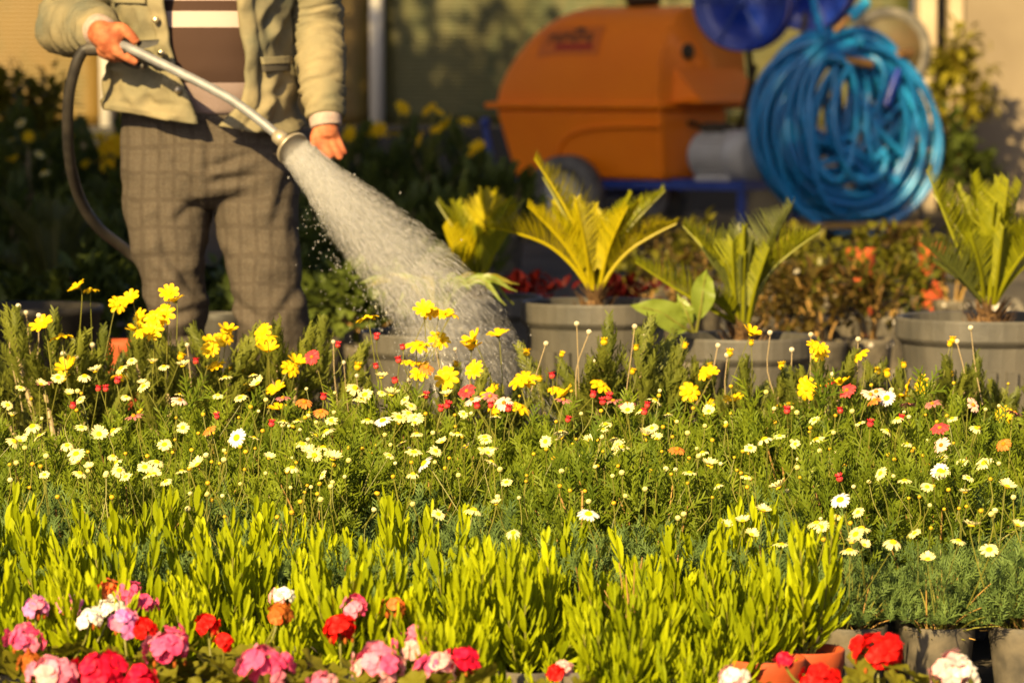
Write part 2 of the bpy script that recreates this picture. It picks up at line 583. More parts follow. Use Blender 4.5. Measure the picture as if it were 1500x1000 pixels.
TREES = [(-3.15, 7.8, (.62, .62, .75), 'small bushy unseen shade tree beside the beds, nearest to the rubber hose'), (-3.3, 9.95, (.9, .9, 1.1), 'round unseen shade tree beside the dim potted cycad'), (-3.95, 12.7, (1.45, 1.45, 2.2), 'tallest unseen shade tree of the row left of the sprayer'),
         (-3.55, 11.2, (.95, .95, 1.25), 'middling unseen shade tree level with the dim bushes'), (-4.1, 15.4, (1.3, 1.3, 1.95), 'tall narrow unseen shade tree level with the orange sprayer'), (-4.0, 17.1, (1.3, 1.3, 1.9), 'broad unseen shade tree near the far end of the row'), (-4.4, 20.0, (1.15, 1.15, 1.6), 'last unseen shade tree of the row, closest to the greenhouse wall')]
for i, (x, y, sc, lab) in enumerate(TREES):
    t = thing('unseen_shade_tree', lab, 'tree', (x, y, 0), i * 1.3, 'unseen trees added for shade along the left side')
    obj('trunk', tm[0], t, scale=sc)
    obj('crown', tm[1], t, scale=sc, kind='stuff')
# ================================================================== ORANGE SPRAYER CART
plainmat('orange_plastic', (0.86, 0.195, 0.001), (0.90, 0.22, 0.001), 2.5, 0.5, spec=0.3, bumps=0.05, bump_scale=60)
plainmat('orange_sticker', (0.64, 0.14, 0.002), None, rough=0.4)
plainmat('ink_dark', (0.045, 0.03, 0.012))
plainmat('ink_red', (0.34, 0.018, 0.006))
plainmat('blue_steel', (0.012, 0.035, 0.20), (0.02, 0.05, 0.26), 9, 0.45, spec=0.5)
plainmat('blue_plastic', (0.004, 0.022, 0.22), (0.006, 0.03, 0.28), 4, 0.35, spec=0.5)
plainmat('tyre_rubber', (0.085, 0.080, 0.072), (0.16, 0.145, 0.12), 12, 0.8)
plainmat('hub_grey', (0.40, 0.40, 0.38), (0.5, 0.49, 0.46), 9, 0.5)
plainmat('motor_white', (0.42, 0.40, 0.36), (0.52, 0.50, 0.46), 9, 0.5)
plainmat('black_rubber', (0.012, 0.011, 0.011), (0.05, 0.042, 0.034), 9, 0.5)
plainmat('brass', (0.42, 0.22, 0.07), (0.32, 0.17, 0.06), 30, 0.4, metal=0.7)
plainmat('cyan_plastic', (0.02, 0.36, 0.62), None, rough=0.4)
leafmat('hose_blue', (0.002, 0.06, 0.22), (0.014, 0.24, 0.52), 0.0, 0.35, 0.6)
plainmat('tank_olive', (0.055, 0.045, 0.014), (0.08, 0.05, 0.018), 5, 0.6)

SC = 240.0
cart = thing('sprayer_cart', 'orange wheeled sprayer tank cart with blue chassis and blue hose reels', 'sprayer', G(967, SC))
CZ = Vector(cart.location)
cart.rotation_euler = (0, 0, math.radians(-35))
# local axes: -x runs back along the long side, +y is the depth, z up; local origin is the near corner on the ground
L_, W_ = 1.27, 0.99
RIM = 0.815
def vault(L, W, z0, h, rnd_end, nx=30, na=24):
    """arched lid: axis along x from -L to 0, rounded at the -L end"""
    v = []
    for i in range(nx):
        t = i / (nx - 1)
        x = -L + L * t
        e = min(1.0, (x + L) / rnd_end)
        sc = math.sqrt(max(0.0, 1 - (1 - e) ** 2.2))
        for j in range(na):
            a = math.pi * j / (na - 1)
            ca, sa = math.cos(a), math.sin(a)
            yy = -math.copysign(abs(ca) ** 0.80, ca) * W / 2
            zz = abs(sa) ** 0.66 * h
            v.append((x, W / 2 + yy * (0.86 + 0.14 * sc), z0 + zz * sc))
    f = [(i * na + j, (i + 1) * na + j, (i + 1) * na + j + 1, i * na + j + 1) for i in range(nx - 1) for j in range(na - 1)]
    f.append(tuple(range((nx - 1) * na, nx * na)))
    f.append(tuple(range(0, na))[::-1])
    return np.array(v), f
mb = MB()
v, f = vault(L_, W_, RIM, 0.60, 0.56, 40, 30)
mb.add(v, f)
lid = obj('tank_lid', mb.mesh('tank_lid', ['orange_plastic'], True), cart)
b = bevel(lid, 0.02, 3)
# rim lip
mb = MB()
box(mb, (-L_ - .03, -.03, RIM - .035), (.03, W_ + .03, RIM + .004))
bevel(obj('rim', mb.mesh('rim', ['orange_plastic']), cart), 0.016, 3)
# sloping shelf on the near end; a dark oval paints the grip's shaded recess
mb = MB()
v = np.array([(0.004, .10, RIM + .005), (0.24, .10, RIM + .005), (0.24, .95, RIM + .005), (0.004, .95, RIM + .005),
              (0.004, .14, RIM + .22), (0.17, .14, RIM + .05), (0.17, .90, RIM + .05), (0.004, .90, RIM + .22)])
mb.add(v, np.array([(0, 3, 2, 1), (4, 5, 6, 7), (0, 1, 5, 4), (1, 2, 6, 5), (2, 3, 7, 6), (3, 0, 4, 7)]))
bevel(obj('end_shelf', mb.mesh('end_shelf', ['orange_plastic']), cart), 0.012, 3)
mb = MB()
ellipsoid(mb, (0.006, 0.30, RIM + .32), (.012, .075, .05))
obj('grip_shade', mb.mesh('grip_shade', ['ink_dark'], True), cart)
# tub: tapered body
mb = MB()
z1, z0 = RIM - .035, .345
v = np.array([(-1.12, .05, z0), (-.02, .05, z0), (-.02, .70, z0), (-1.12, .70, z0), (-L_ + .03, .0, z1), (0, .0, z1), (0, W_ - .2, z1), (-L_ + .03, W_ - .2, z1)])
mb.add(v, np.array([(0, 3, 2, 1), (4, 5, 6, 7), (0, 1, 5, 4), (1, 2, 6, 5), (2, 3, 7, 6), (3, 0, 4, 7)]))
bevel(obj('tank', mb.mesh('tank', ['orange_plastic']), cart), 0.035, 4)
# raised moulding that sweeps over the wheel
mb = MB()
tube(mb, spline([(-.80, .035, .40), (-.78, .028, .50), (-.70, .016, .60), (-.55, .006, .655), (-.30, .002, .675), (0.0, .0, .68)], 24), .014, 8)
obj('moulding', mb.mesh('moulding', ['orange_plastic'], True), cart)
# sticker with blurred emblem and lettering, lying on the vault's near side
stk = None
def on_vault(u, q):
    """u along x from the near end, q = arch angle in degrees from the near side"""
    a = math.radians(q)
    e = min(1.0, (L_ - u) / .56)
    s = math.sqrt(max(0, 1 - (1 - e) ** 2.2))
    return np.array([-u, W_ / 2 - abs(math.cos(a)) ** .80 * W_ / 2 * (.86 + .14 * s), RIM + abs(math.sin(a)) ** .66 * .60 * s])
def patch(u0, u1, q0, q1, lift, mat, name, par, n=8, shape=None):
    mb = MB()
    v = []
    for i in range(n + 1):
        for j in range(n + 1):
            u = u0 + (u1 - u0) * i / n
            q = q0 + (q1 - q0) * j / n
            if shape:
                u, q = shape(i / n, j / n)
            v.append(on_vault(u, q) + np.array([0, -lift * .8, lift * .6]))
    f = np.array([(i * (n + 1) + j, i * (n + 1) + j + 1, (i + 1) * (n + 1) + j + 1, (i + 1) * (n + 1) + j) for i in range(n) for j in range(n)])
    mb.add(v, f)
    return obj(name, mb.mesh(name, [mat], True), par)
stk = patch(.93, .47, 20, 44, .006, 'orange_sticker', 'sticker', cart)
def bars(cells, mat, name, lift):
    mb = MB()
    for (u0, u1, q0, q1) in cells:
        c = [on_vault(u0, q0), on_vault(u1, q0), on_vault(u1, q1), on_vault(u0, q1)]
        mb.add(np.array(c) + np.array([0, -lift * .8, lift * .6]), np.array([(0, 1, 2, 3)]))
    return obj(name, mb.mesh(name, [mat]), stk)
cells = []
for k in range(6):                          # a row of dark block letters, too blurred in the photo to read
    u = .86 - k * .056
    cells += [(u, u - .014, 29, 37), (u - .014, u - .042, 29, 31) if k % 2 else (u - .014, u - .042, 35, 37), (u - .028, u - .042, 31, 37)]
bars(cells, 'ink_dark', 'lettering', .010)
bars([(.70 - .012 * j, .70 - .012 * j - .012, 38.5, 43 - abs(j - 4) * .9) for j in range(9)], 'ink_dark', 'emblem', .010)
bars([(.80, .52, 23.5, 27.5)], 'ink_red', 'red_lettering', .010)

# chassis
mb = MB()
for y in (.06, .72):
    box(mb, (-1.22, y, .295), (.56, y + .05, .343))
for x in (-1.2, -.5, .50):
    box(mb, (x, .11, .297), (x + .05, .72, .341))
obj('chassis', mb.mesh('chassis', ['blue_steel']), cart)
for (x, y) in ((.50, .08), (.50, .70)):
    mb = MB()
    box(mb, (x, y, 0), (x + .045, y + .045, .294))
    bevel(obj('leg', mb.mesh('leg', ['blue_steel']), cart), .004)
mb = MB()
tube(mb, [(-1.24, .02, .32), (-1.31, .0, .66)], .022, 8)
ellipsoid(mb, (-1.31, -.0, .69), (.035, .035, .035))
obj('side_post', mb.mesh('side_post', ['blue_steel'], True), cart)

def wheel(par, loc, r, wd, face, tm='tyre_rubber', hm='hub_grey', name='wheel'):
    rot = Matrix.Rotation(math.radians(90), 4, 'X')
    mb = MB()
    prof = [(r * .62, -wd / 2), (r * .86, -wd / 2 * 1.05), (r * .97, -wd / 2 * .8), (r, -wd / 2 * .4), (r, wd / 2 * .4), (r * .97, wd / 2 * .8), (r * .86, wd / 2 * 1.05), (r * .62, wd / 2), (r * .62, -wd / 2)]
    lathe(mb, prof, 36, M=rot)
    for k in range(36):                     # tread blocks
        a = k / 36 * 2 * math.pi
        M = Matrix.Rotation(a, 4, 'Y') @ Matrix.Translation((0, 0, r))
        box(mb, (-.012, -wd * .4, -.006), (.012, wd * .4, .007), M=M)
    t = obj('tyre', mb.mesh('tyre', [tm], True), par, loc)
    mb = MB()
    lathe(mb, [(0, wd * .30), (r * .12, wd * .36), (r * .16, wd * .22), (r * .45, wd * .12), (r * .63, wd * .40), (r * .64, -wd * .4), (0, -wd * .3)], 30, M=rot)
    obj('rim', mb.mesh('rim', [hm], True), t)
    return t
wheel(cart, (-.62, -.10, .245), .245, .13, 0)
wheel(cart, (-.62, .90, .245), .245, .13, 0)
mb = MB()
tube(mb, [(-.62, -.10, .25), (-.62, .90, .25)], .02, 8)
obj('axle', mb.mesh('axle', ['blue_steel'], True), cart)

mb = MB()
lathe(mb, [(0, 0), (.10, 0), (.10, .035), (.115, .04), (.115, .065), (.09, .075), (0, .078)], 24)
obj('filler_cap', mb.mesh('filler_cap', ['ink_dark'], True), cart, (-.45, W_ / 2, RIM + .595))
for pts in ([(.02, .30, RIM - .12), (.12, .26, RIM - .14), (.22, .25, .62)], [(.30, .40, .62), (.42, .30, .80), (.46, .35, 1.05)], [(-.02, .45, .45), (.10, .38, .38), (.30, .34, .40)]):
    mb = MB()
    tube(mb, spline(pts, 14), .018, 8)
    obj('pipe', mb.mesh('pipe', ['ink_dark'], True), cart)
# electric motor on the near end
mt_rot = Matrix.Rotation(math.radians(90), 4, 'Y')
mb = MB()
lathe(mb, [(0, 0), (.10, 0), (.135, .03), (.135, .30), (.12, .33), (0, .335)], 28, M=mt_rot)
mot = obj('motor', mb.mesh('motor', ['motor_white'], True), cart, (.13, .20, .50))
mb = MB()
for k in range(28):
    a = k / 28 * 2 * math.pi
    M = Matrix.Rotation(a, 4, 'X') @ Matrix.Translation((0, 0, .135))
    box(mb, (.06, -.004, -.006), (.27, .004, .018), M=M)
obj('cooling_fin', mb.mesh('cooling_fin', ['motor_white']), mot, kind='stuff')
mb = MB()
lathe(mb, [(.148, .27), (.158, .28), (.158, .40), (.13, .42), (0, .42)], 28, M=mt_rot)
obj('fan_cover', mb.mesh('fan_cover', ['motor_white'], True), mot)
mb = MB()
box(mb, (.05, -.10, -.155), (.30, .10, -.115))
bevel(obj('motor_foot', mb.mesh('motor_foot', ['motor_white']), mot), .01)
mb = MB()
box(mb, (.08, -.06, .12), (.22, .06, .20))
bevel(obj('terminal_box', mb.mesh('terminal_box', ['ink_dark']), mot), .01)
mb = MB()
box(mb, (.0, .12, .344), (.54, .70, .356))
obj('motor_plate', mb.mesh('motor_plate', ['blue_steel']), cart)

# blue hose reels carried over the near end
def reel(px, py, s, r, wd, yaw, name):
    pos = Vector(P(px, py, s))
    inv = Matrix.Translation(CZ) @ Matrix.Rotation(math.radians(-35), 4, 'Z')
    loc = inv.inverted() @ pos
    rot = Matrix.Rotation(yaw + math.radians(35), 4, 'Z') @ Matrix.Rotation(math.radians(90), 4, 'X')
    mb = MB()
    lathe(mb, [(.07, -wd / 2), (.07, wd / 2)], 24, M=rot)
    rl = obj('hose_reel', mb.mesh('hose_reel', ['blue_plastic'], True), cart, loc)
    for sg in (-1, 1):
        mb = MB()
        z = sg * wd / 2
        lathe(mb, [(0, z), (r * .3, z + .012), (r * .34, z), (r * .9, z), (r * .95, z + sg * .03), (r, z + sg * .02), (r, z - .012), (r * .34, z - .012), (0, z - .012)], 48, M=rot)
        fl = obj('flange', mb.mesh('flange', ['blue_plastic'], True), rl)
        mb = MB()
        lathe(mb, [(0, z + .04), (.035, z + .035), (.04, z), (0, z)], 16, M=rot)
        for k in range(6):
            M = rot @ Matrix.Rotation(k * math.pi / 3, 4, 'Z')
            box(mb, (.05, -.008, z + .004), (r * .88, .008, z + .016), M=M)
        obj('spoke', mb.mesh('spoke', ['blue_steel']), rl)
    return loc
l1 = reel(1090, 2, 246, .30, .10, math.radians(-22), 'a')
l2 = reel(1186, -22, 236, .29, .12, math.radians(-22), 'b')
mb = MB()
for l in (l1, l2):
    tube(mb, [(l[0], l[1], l[2]), (l[0] * .5 + .25, l[1] * .6 + .2, RIM + .02), (.50, .40, .345)], .02, 8)
obj('reel_arm', mb.mesh('reel_arm', ['ink_dark'], True), cart)
# light blue hose end with its brass fitting pointing up from the reel
mb = MB()
p = [P(1190, -10, 250), P(1196, 20, 252), P(1205, 55, 254)]
inv = (Matrix.Translation(CZ) @ Matrix.Rotation(math.radians(-35), 4, 'Z')).inverted()
tube(mb, spline([inv @ Vector(q) for q in p], 10), .022, 10, rnd=.9)
obj('reel_hose', mb.mesh('reel_hose', ['hose_blue'], True), cart)

# ================================================================== BLUE HOSE COIL
def coil_mesh():
    rg = np.random.default_rng(5)
    mb = MB()
    def loop(cx, cz, rx, rz, y, tilt, rot, a0, a1, r, rnd):
        n = 54
        pts = []
        p1, p2, p3 = rg.uniform(0, 6.3, 3)
        for i in range(n):
            a = a0 + (a1 - a0) * i / (n - 1)
            k = 1 + .045 * math.sin(2 * a + p1) + .03 * math.sin(3 * a + p2)
            x, z = rx * k * math.cos(a), rz * k * math.sin(a)
            x, z = x * math.cos(rot) - z * math.sin(rot), x * math.sin(rot) + z * math.cos(rot)
            pts.append((cx + x, y + tilt * x + .03 * math.sin(a * 2 + p3), cz + z))
        tube(mb, pts, r, 8, rnd=rnd, cap=False)
    for k in range(34):                     # the thick outer ring
        f = (k % 11) / 10 + rg.normal(0, .08)
        ring = k // 11
        R = .52 - .045 * ring + rg.normal(0, .035)
        loop(rg.normal(0, .035), .53 + rg.normal(0, .030), R * rg.uniform(.94, 1.04), R * rg.uniform(.92, 1.02), -.17 + .34 * f, .05 + rg.normal(0, .16), rg.normal(0, .3), 0, 6.5, .021, rg.random())
    for k in range(20):                     # slack turns hanging inside
        R = rg.uniform(.20, .44)
        ra = rg.uniform(-.5, .35)
        R = rg.uniform(.26, .47)
        loop(rg.uniform(-.20, .22), .98 - R + rg.uniform(-.06, .02), R * rg.uniform(.42, .75), R, rg.uniform(-.24, .05), rg.uniform(-.5, .5), ra, rg.uniform(0, 6), rg.uniform(8, 12), .020, rg.random())
    for k in range(9):                      # strands cutting across the hole
        a = rg.uniform(0, 6.28)
        b = a + rg.uniform(1.7, 2.7)
        p0 = (.44 * math.cos(a), rg.uniform(-.22, 0), .53 + .44 * math.sin(a))
        p1 = (.44 * math.cos(b), rg.uniform(-.22, 0), .53 + .44 * math.sin(b))
        m = ((p0[0] + p1[0]) * .3, -.2, .5 + (p0[2] + p1[2] - 1.0) * .3)
        tube(mb, spline([p0, m, p1], 18), .019, 8, rnd=rg.random(), cap=False)
    tube(mb, spline([(.06, -.24, .70), (.07, -.26, .48), (.12, -.26, .36), (.19, -.25, .40), (.19, -.25, .30), (.10, -.25, .24), (.0, -.24, .26)], 40), .022, 8, rnd=.95)
    tube(mb, spline([(-.30, -.1, .96), (-.05, -.14, 1.02), (.2, -.12, 1.0), (.42, -.08, .93)], 24), .022, 8, rnd=.8)
    tube(mb, spline([(-.33, -.1, .93), (-.05, -.15, .985), (.2, -.14, .965), (.43, -.1, .88)], 24), .022, 8, rnd=.6)
    return mb.mesh('hose_coil', ['hose_blue'], True)
cp = P(1232, 325, 247)
coil = thing('hose_coil', 'big tangled coil of bright blue hose leaning beside the orange sprayer', 'hose coil', (cp[0], cp[1], 0.13), math.radians(16), me=coil_mesh())
coil.scale = (.90, 1.0, 1.03)
blk = thing('wooden_block', 'low dark wooden block on the ground carrying the blue hose coil', 'block', (cp[0], cp[1], 0), math.radians(16))
for k in range(5):
    mb = MB()
    box(mb, (-.42, -.25 + k * .105, .09), (.42, -.25 + k * .105 + .09, .125))
    bevel(obj('plank', mb.mesh('plank', ['stem_wood']), blk), .004)
for x in (-.36, 0, .30):
    mb = MB()
    box(mb, (x, -.24, 0), (x + .08, .26, .089))
    obj('beam', mb.mesh('beam', ['stem_wood']), blk)
def coil_part(name, mat, pts, r):
    mb = MB()
    tube(mb, pts, r, 10, rnd=.8)
    obj(name, mb.mesh(name, [mat], True), coil)
coil_part('strap', 'blue_plastic', [(.30, -.22, .86), (.24, -.25, .76), (.20, -.25, .66)], .03)
coil_part('brass_fitting', 'brass', [(-.12, -.24, .92), (.0, -.26, .91), (.10, -.25, .895)], .026)
coil_part('brass_fitting', 'brass', [(.30, -.2, .95), (.42, -.16, .96)], .028)
coil_part('brass_fitting', 'brass', [(-.14, -.2, 1.08), (-.05, -.2, 1.15), (-.02, -.2, 1.17)], .022)
coil_part('hose_end', 'cyan_plastic', [(-.03, -.2, 1.16), (.09, -.2, 1.25)], .035)
coil_part('hose_end', 'cyan_plastic', [(.0, -.25, 1.02), (.03, -.26, 1.03)], .035)

# ------------------------------------------------ old wheel standing behind the coil
wp = P(1300, 74, 222)
ow = thing('hose_drum', 'round dull olive drum with grey rim on a stand behind the blue coil', 'hose drum', (wp[0], wp[1], 0))
rot = Matrix.Rotation(math.radians(90), 4, 'X')
mb = MB()
lathe(mb, [(.21, -.09), (.265, -.10), (.285, -.06), (.285, .06), (.265, .10), (.21, .09), (.21, -.09)], 48, M=rot)
obj('rim', mb.mesh('rim', ['tyre_rubber'], True), ow, (0, 0, wp[2]))
mb = MB()
lathe(mb, [(0, .13), (.1, .12), (.2, .10), (.245, .07), (.245, -.02), (0, -.04)], 40, M=rot)
obj('disc', mb.mesh('disc', ['tank_olive'], True), ow, (0, 0, wp[2]))
mb = MB()
for sx in (-1, 1):
    tube(mb, [(sx * .26, .12, 0), (sx * .03, .12, wp[2])], .02, 8)
obj('stand', mb.mesh('stand', ['tyre_rubber'], True), ow)

# ================================================================== POTS AND CYCADS
def pot_mesh(name, r, h, mat, rim=True, ribs=0, taper=.8, rimh=.05, segs=40):
    mb = MB()
    t = r * .05
    prof = [(0, .004), (r * taper * .94, .0), (r * taper, .008)]
    if ribs:
        for k in range(1, 5):
            q = k / 5
            prof.append((r * (taper + (0.93 - taper) * q), h * q * .86))
        prof += [(r * .93, h - rimh - .012), (r * .985, h - rimh), (r, h - rimh + .006), (r, h - .006), (r * .985, h)]
    else:
        prof += [(r * .955, h - rimh * .5), (r * .99, h - rimh * .4), (r, h - .003), (r * .98, h)]
    prof += [(r - t * 1.6, h - .002), (r - t * 2, h - .03), (r * .6, h - .05)]
    lathe(mb, prof, segs)
    if ribs:
        for k in range(ribs):                # shallow upright ribs below the rim
            a = k / ribs * 2 * math.pi
            M = Matrix.Rotation(a, 4, 'Z')
            z0, z1 = h * .06, (h - rimh) * .80
            r0, r1 = r * (taper + (.93 - taper) * .07), r * (taper + (.93 - taper) * .8 / .86)
            w2 = math.pi * r / ribs * .55
            v = np.array([(r0 - .004, -w2 * .85, z0), (r0 + .007, -w2 * .7, z0), (r0 + .007, w2 * .7, z0), (r0 - .004, w2 * .85, z0),
                          (r1 - .004, -w2, z1), (r1 + .007, -w2 * .85, z1), (r1 + .007, w2 * .85, z1), (r1 - .004, w2, z1)])
            v = v @ np.array(M)[:3, :3].T
            mb.add(v, np.array([(0, 1, 5, 4), (1, 2, 6, 5), (2, 3, 7, 6), (4, 5, 6, 7)]))
    return mb.mesh(name, [mat], not ribs)

def soil_mesh(r):
    mb = MB()
    n = 20
    v = [(0, 0, .012)] + [(rr * r * math.cos(a), rr * r * math.sin(a), random.uniform(0, .012)) for rr in (.5, 1) for a in np.arange(n) / n * 2 * math.pi]
    f = [(0, 1 + j, 1 + (j + 1) % n) for j in range(n)] + [(1 + j, 1 + n + j, 1 + n + (j + 1) % n, 1 + (j + 1) % n) for j in range(n)]
    mb.add(v, f)
    return mb.mesh('soil', ['soil'])

def frond_mesh(ctrl, width, mat, pairs=58, vee=1.1, seed=0):
    """ctrl: points of the rachis (local); keeled leaflets along both sides"""
    rg = np.random.default_rng(seed)
    mb = MB()
    r = spline(ctrl, 26)
    tube(mb, r, np.linspace(.0065, .002, 26), 6, rnd=.9)
    n = pairs
    t = np.linspace(.20, .995, n)
    idx = t * 25
    i0 = np.minimum(idx.astype(int), 24)
    fr = (idx - i0)[:, None]
    pos = r[i0] * (1 - fr) + r[i0 + 1] * fr
    tg = norm(r[i0 + 1] - r[i0])
    chord = norm(r[-1] - r[0])
    upv = np.array([0, 0, 1.0]) - 0 * chord
    s = np.cross(tg, upv)
    s = np.where(np.linalg.norm(s, axis=1, keepdims=True) < .15, np.array([1.0, 0, 0]), s)
    s = norm(s)
    nn = norm(np.cross(s, tg))
    prof = np.sin(np.clip((t - .12) / .80, 0, 1) ** .75 * math.pi * .86 + .25)
    L = width * np.clip(prof, .25, 1) * rg.uniform(.84, 1.10, n)
    for sg in (-1, 1):
        d = norm(tg * .60 + s * sg * .55 + nn * vee * .58 + rg.normal(0, .045, tg.shape))
        L_ = L[:, None]
        e = pos + d * L_
        m = pos + d * L_ * .55 + nn * L_ * .03
        sv = norm(np.cross(d, nn))
        pts = np.stack([pos, m, e - nn * L_ * .04], 1)
        ribbons(mb, pts, sv[:, None, :] * np.array([.0015, .0016, .0003])[None, :, None], rnd=rg.random(n))
    return mb.mesh('frond', [mat])

def cycad(label, px, rim_y, s, r, h, mat, fronds, potmat='grey_pot', seed=0, trunk=.10, hidden_pot=False):
    base = P(px, rim_y, s)
    base[2] = 0
    hh = (CAM_H - (rim_y - 110) / s)
    c = thing('potted_cycad', label, 'potted palm', base, random.uniform(-.1, .1), 'potted cycads behind the flower beds')
    obj('pot', pot_mesh('pot', r, hh, potmat, ribs=26, rimh=.055), c)
    obj('soil', soil_mesh(r * .9), c, (0, 0, hh - .045))
    mb = MB()
    lathe(mb, [(0, -.03), (trunk * .55, -.03), (trunk * .6, .02), (trunk * .45, .05), (trunk * .2, .075), (0, .08)], 18)
    for k in range(60):
        a, z = random.uniform(0, 6.28), random.uniform(0, .07)
        rr = trunk * (.58 - .3 * z / .07)
        d = np.array([math.cos(a) * .7, math.sin(a) * .7, .9])
        p0 = np.array([rr * math.cos(a), rr * math.sin(a), z])
        ribbons(mb, np.array([[p0, p0 + d * .022, p0 + d * .05]]), np.array([[np.array([-math.sin(a), math.cos(a), 0]) * q for q in (.007, .005, .001)]]))
    obj('trunk', mb.mesh('trunk', ['caudex']), c, (0, 0, hh - .062))
    for k, fd in enumerate(fronds):
        tipx, tipy, dy, w, midk = fd[:5]
        m = fd[5] if len(fd) > 5 else mat
        tip = P(tipx, tipy, s) + np.array([0, dy, 0]) - np.array([base[0], base[1], 0])
        b0 = np.array([0.012 * np.sign(tip[0]), 0.01 * np.sign(dy), hh + .03])
        mid = b0 + (tip - b0) * .5
        perp = np.array([-(tip - b0)[2], 0, (tip - b0)[0]])
        mid = mid + perp * midk
        q1 = b0 + (mid - b0) * .5 + perp * midk * .25
        obj('frond', frond_mesh([b0, q1, mid, mid + (tip - mid) * .55 + perp * midk * .12, tip], w * 1.22, m, seed=seed + k), c)
    for k in range(10):                      # shorter young fronds round the heart of the plant
        a = random.uniform(0, 6.28)
        q = random.uniform(.45, .75) * .34 * (r / .19)
        b0 = np.array([.012 * math.cos(a), .012 * math.sin(a), hh + .03])
        tp_ = np.array([math.cos(a) * q * .55, math.sin(a) * q * .55, hh + .03 + q])
        mid = b0 + (tp_ - b0) * np.array([.35, .35, .55])
        obj('frond', frond_mesh([b0, b0 + (mid - b0) * .5, mid, mid + (tp_ - mid) * .55, tp_], .055 * (r / .19), mat if k % 2 else fronds[-1][5] if len(fronds[-1]) > 5 else mat, seed=seed + 30 + k), c)
    return c

cycad('grey pot with a golden yellow cycad standing in front of the cart wheel', 872, 440, 559, .196, .40, 'cycad_gold',
      [(782, 232, -.02, .10, -.07), (712, 330, -.06, .095, -.13), (776, 300, -.10, .085, -.06), (848, 290, -.14, .075, -.02), (922, 300, -.10, .075, .05), (972, 280, .05, .08, .08, 'cycad_green'),
       (992, 326, -.05, .085, .10), (800, 300, .16, .08, -.05), (880, 320, .16, .08, .02, 'cycad_green'), (905, 345, .2, .07, .08), (790, 262, .10, .07, -.05, 'cycad_green'), (858, 318, -.06, .06, .0), (950, 300, .16, .07, .05, 'cycad_green')], seed=10, trunk=.06)
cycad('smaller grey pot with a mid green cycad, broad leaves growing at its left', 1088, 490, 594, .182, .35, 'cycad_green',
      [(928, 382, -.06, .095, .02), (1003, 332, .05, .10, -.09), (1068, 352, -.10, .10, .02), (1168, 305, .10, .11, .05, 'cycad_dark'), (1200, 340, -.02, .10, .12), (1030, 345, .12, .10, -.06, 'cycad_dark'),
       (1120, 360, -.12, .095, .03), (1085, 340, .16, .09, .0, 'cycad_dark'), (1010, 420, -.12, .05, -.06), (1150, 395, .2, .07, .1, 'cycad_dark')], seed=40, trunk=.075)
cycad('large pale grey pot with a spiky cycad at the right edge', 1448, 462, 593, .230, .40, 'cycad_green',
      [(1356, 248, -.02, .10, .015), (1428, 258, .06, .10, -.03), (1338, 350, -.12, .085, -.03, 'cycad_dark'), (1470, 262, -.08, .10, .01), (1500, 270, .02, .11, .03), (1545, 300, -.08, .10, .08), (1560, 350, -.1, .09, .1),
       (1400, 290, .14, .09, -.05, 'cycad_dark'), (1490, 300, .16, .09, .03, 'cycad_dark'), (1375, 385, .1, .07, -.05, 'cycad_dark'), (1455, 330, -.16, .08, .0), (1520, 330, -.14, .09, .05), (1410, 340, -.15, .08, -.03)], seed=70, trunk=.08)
cycad('pale yellow cycad half hidden behind the water spray', 700, 432, 520, .185, .38, 'cycad_green',
      [(648, 330, -.05, .11, .05, 'cycad_gold'), (722, 282, .02, .11, -.03, 'cycad_gold'), (672, 300, .10, .09, -.02), (760, 300, .0, .11, .08), (705, 280, -.1, .10, -.02, 'cycad_gold'), (640, 380, -.1, .09, -.05), (745, 330, -.12, .10, .05), (690, 330, .15, .09, -.03)], seed=100, trunk=.08)
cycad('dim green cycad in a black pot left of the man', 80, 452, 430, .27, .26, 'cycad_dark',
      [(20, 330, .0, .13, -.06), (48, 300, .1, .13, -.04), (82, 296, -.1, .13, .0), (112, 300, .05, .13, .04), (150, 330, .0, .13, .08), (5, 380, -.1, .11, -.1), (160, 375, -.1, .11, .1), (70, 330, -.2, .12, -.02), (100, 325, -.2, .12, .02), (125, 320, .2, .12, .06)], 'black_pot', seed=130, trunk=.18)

# broad leaved seedling between the two pots
b = P(1020, 488, 604)
bl = thing('broad_leaved_plant', 'low plant with broad pale green leaves between two grey pots', 'plant', (b[0], b[1], 0))
obj('pot', pot_mesh('pot', .075, .30, 'black_pot', segs=24), bl)
def broad(ctrl, wd, mat='broad_leaf', cup=.18, seed=0):
    mb = MB()
    r = spline(ctrl, 14)
    t = np.linspace(0, 1, 14)
    wv = wd * np.clip(np.sin(np.pi * np.clip((t - .18) / .82, 0, 1) ** .8), .02, 1)
    wv[0:2] = .003
    tg = norm(np.gradient(r, axis=0))
    s = norm(np.cross(tg, np.array([0.15, -.9, .35])))
    nn = np.cross(s, tg)
    v, f, K = [], [], 7
    for i in range(14):
        for j in range(K):
            q = (j / (K - 1)) * 2 - 1
            v.append(r[i] + s[i] * q * wv[i] + nn[i] * (cup * q * q * wv[i] + .004 * math.sin(i * 1.7 + q * 3)))
    f = np.array([(i * K + j, i * K + j + 1, (i + 1) * K + j + 1, (i + 1) * K + j) for i in range(13) for j in range(K - 1)])
    mb.add(v, f, 0, np.full(len(f), .5))
    tube(mb, r + nn * .001, np.linspace(.004, .001, 14), 5, 1, rnd=.6)
    return mb.mesh('leaf', [mat, 'stem_green'], True)
def loc_of(px, py, dy, o, s):
    q = P(px, py, s) + np.array([0, dy, 0])
    return q - np.array([o.location.x, o.location.y, 0])
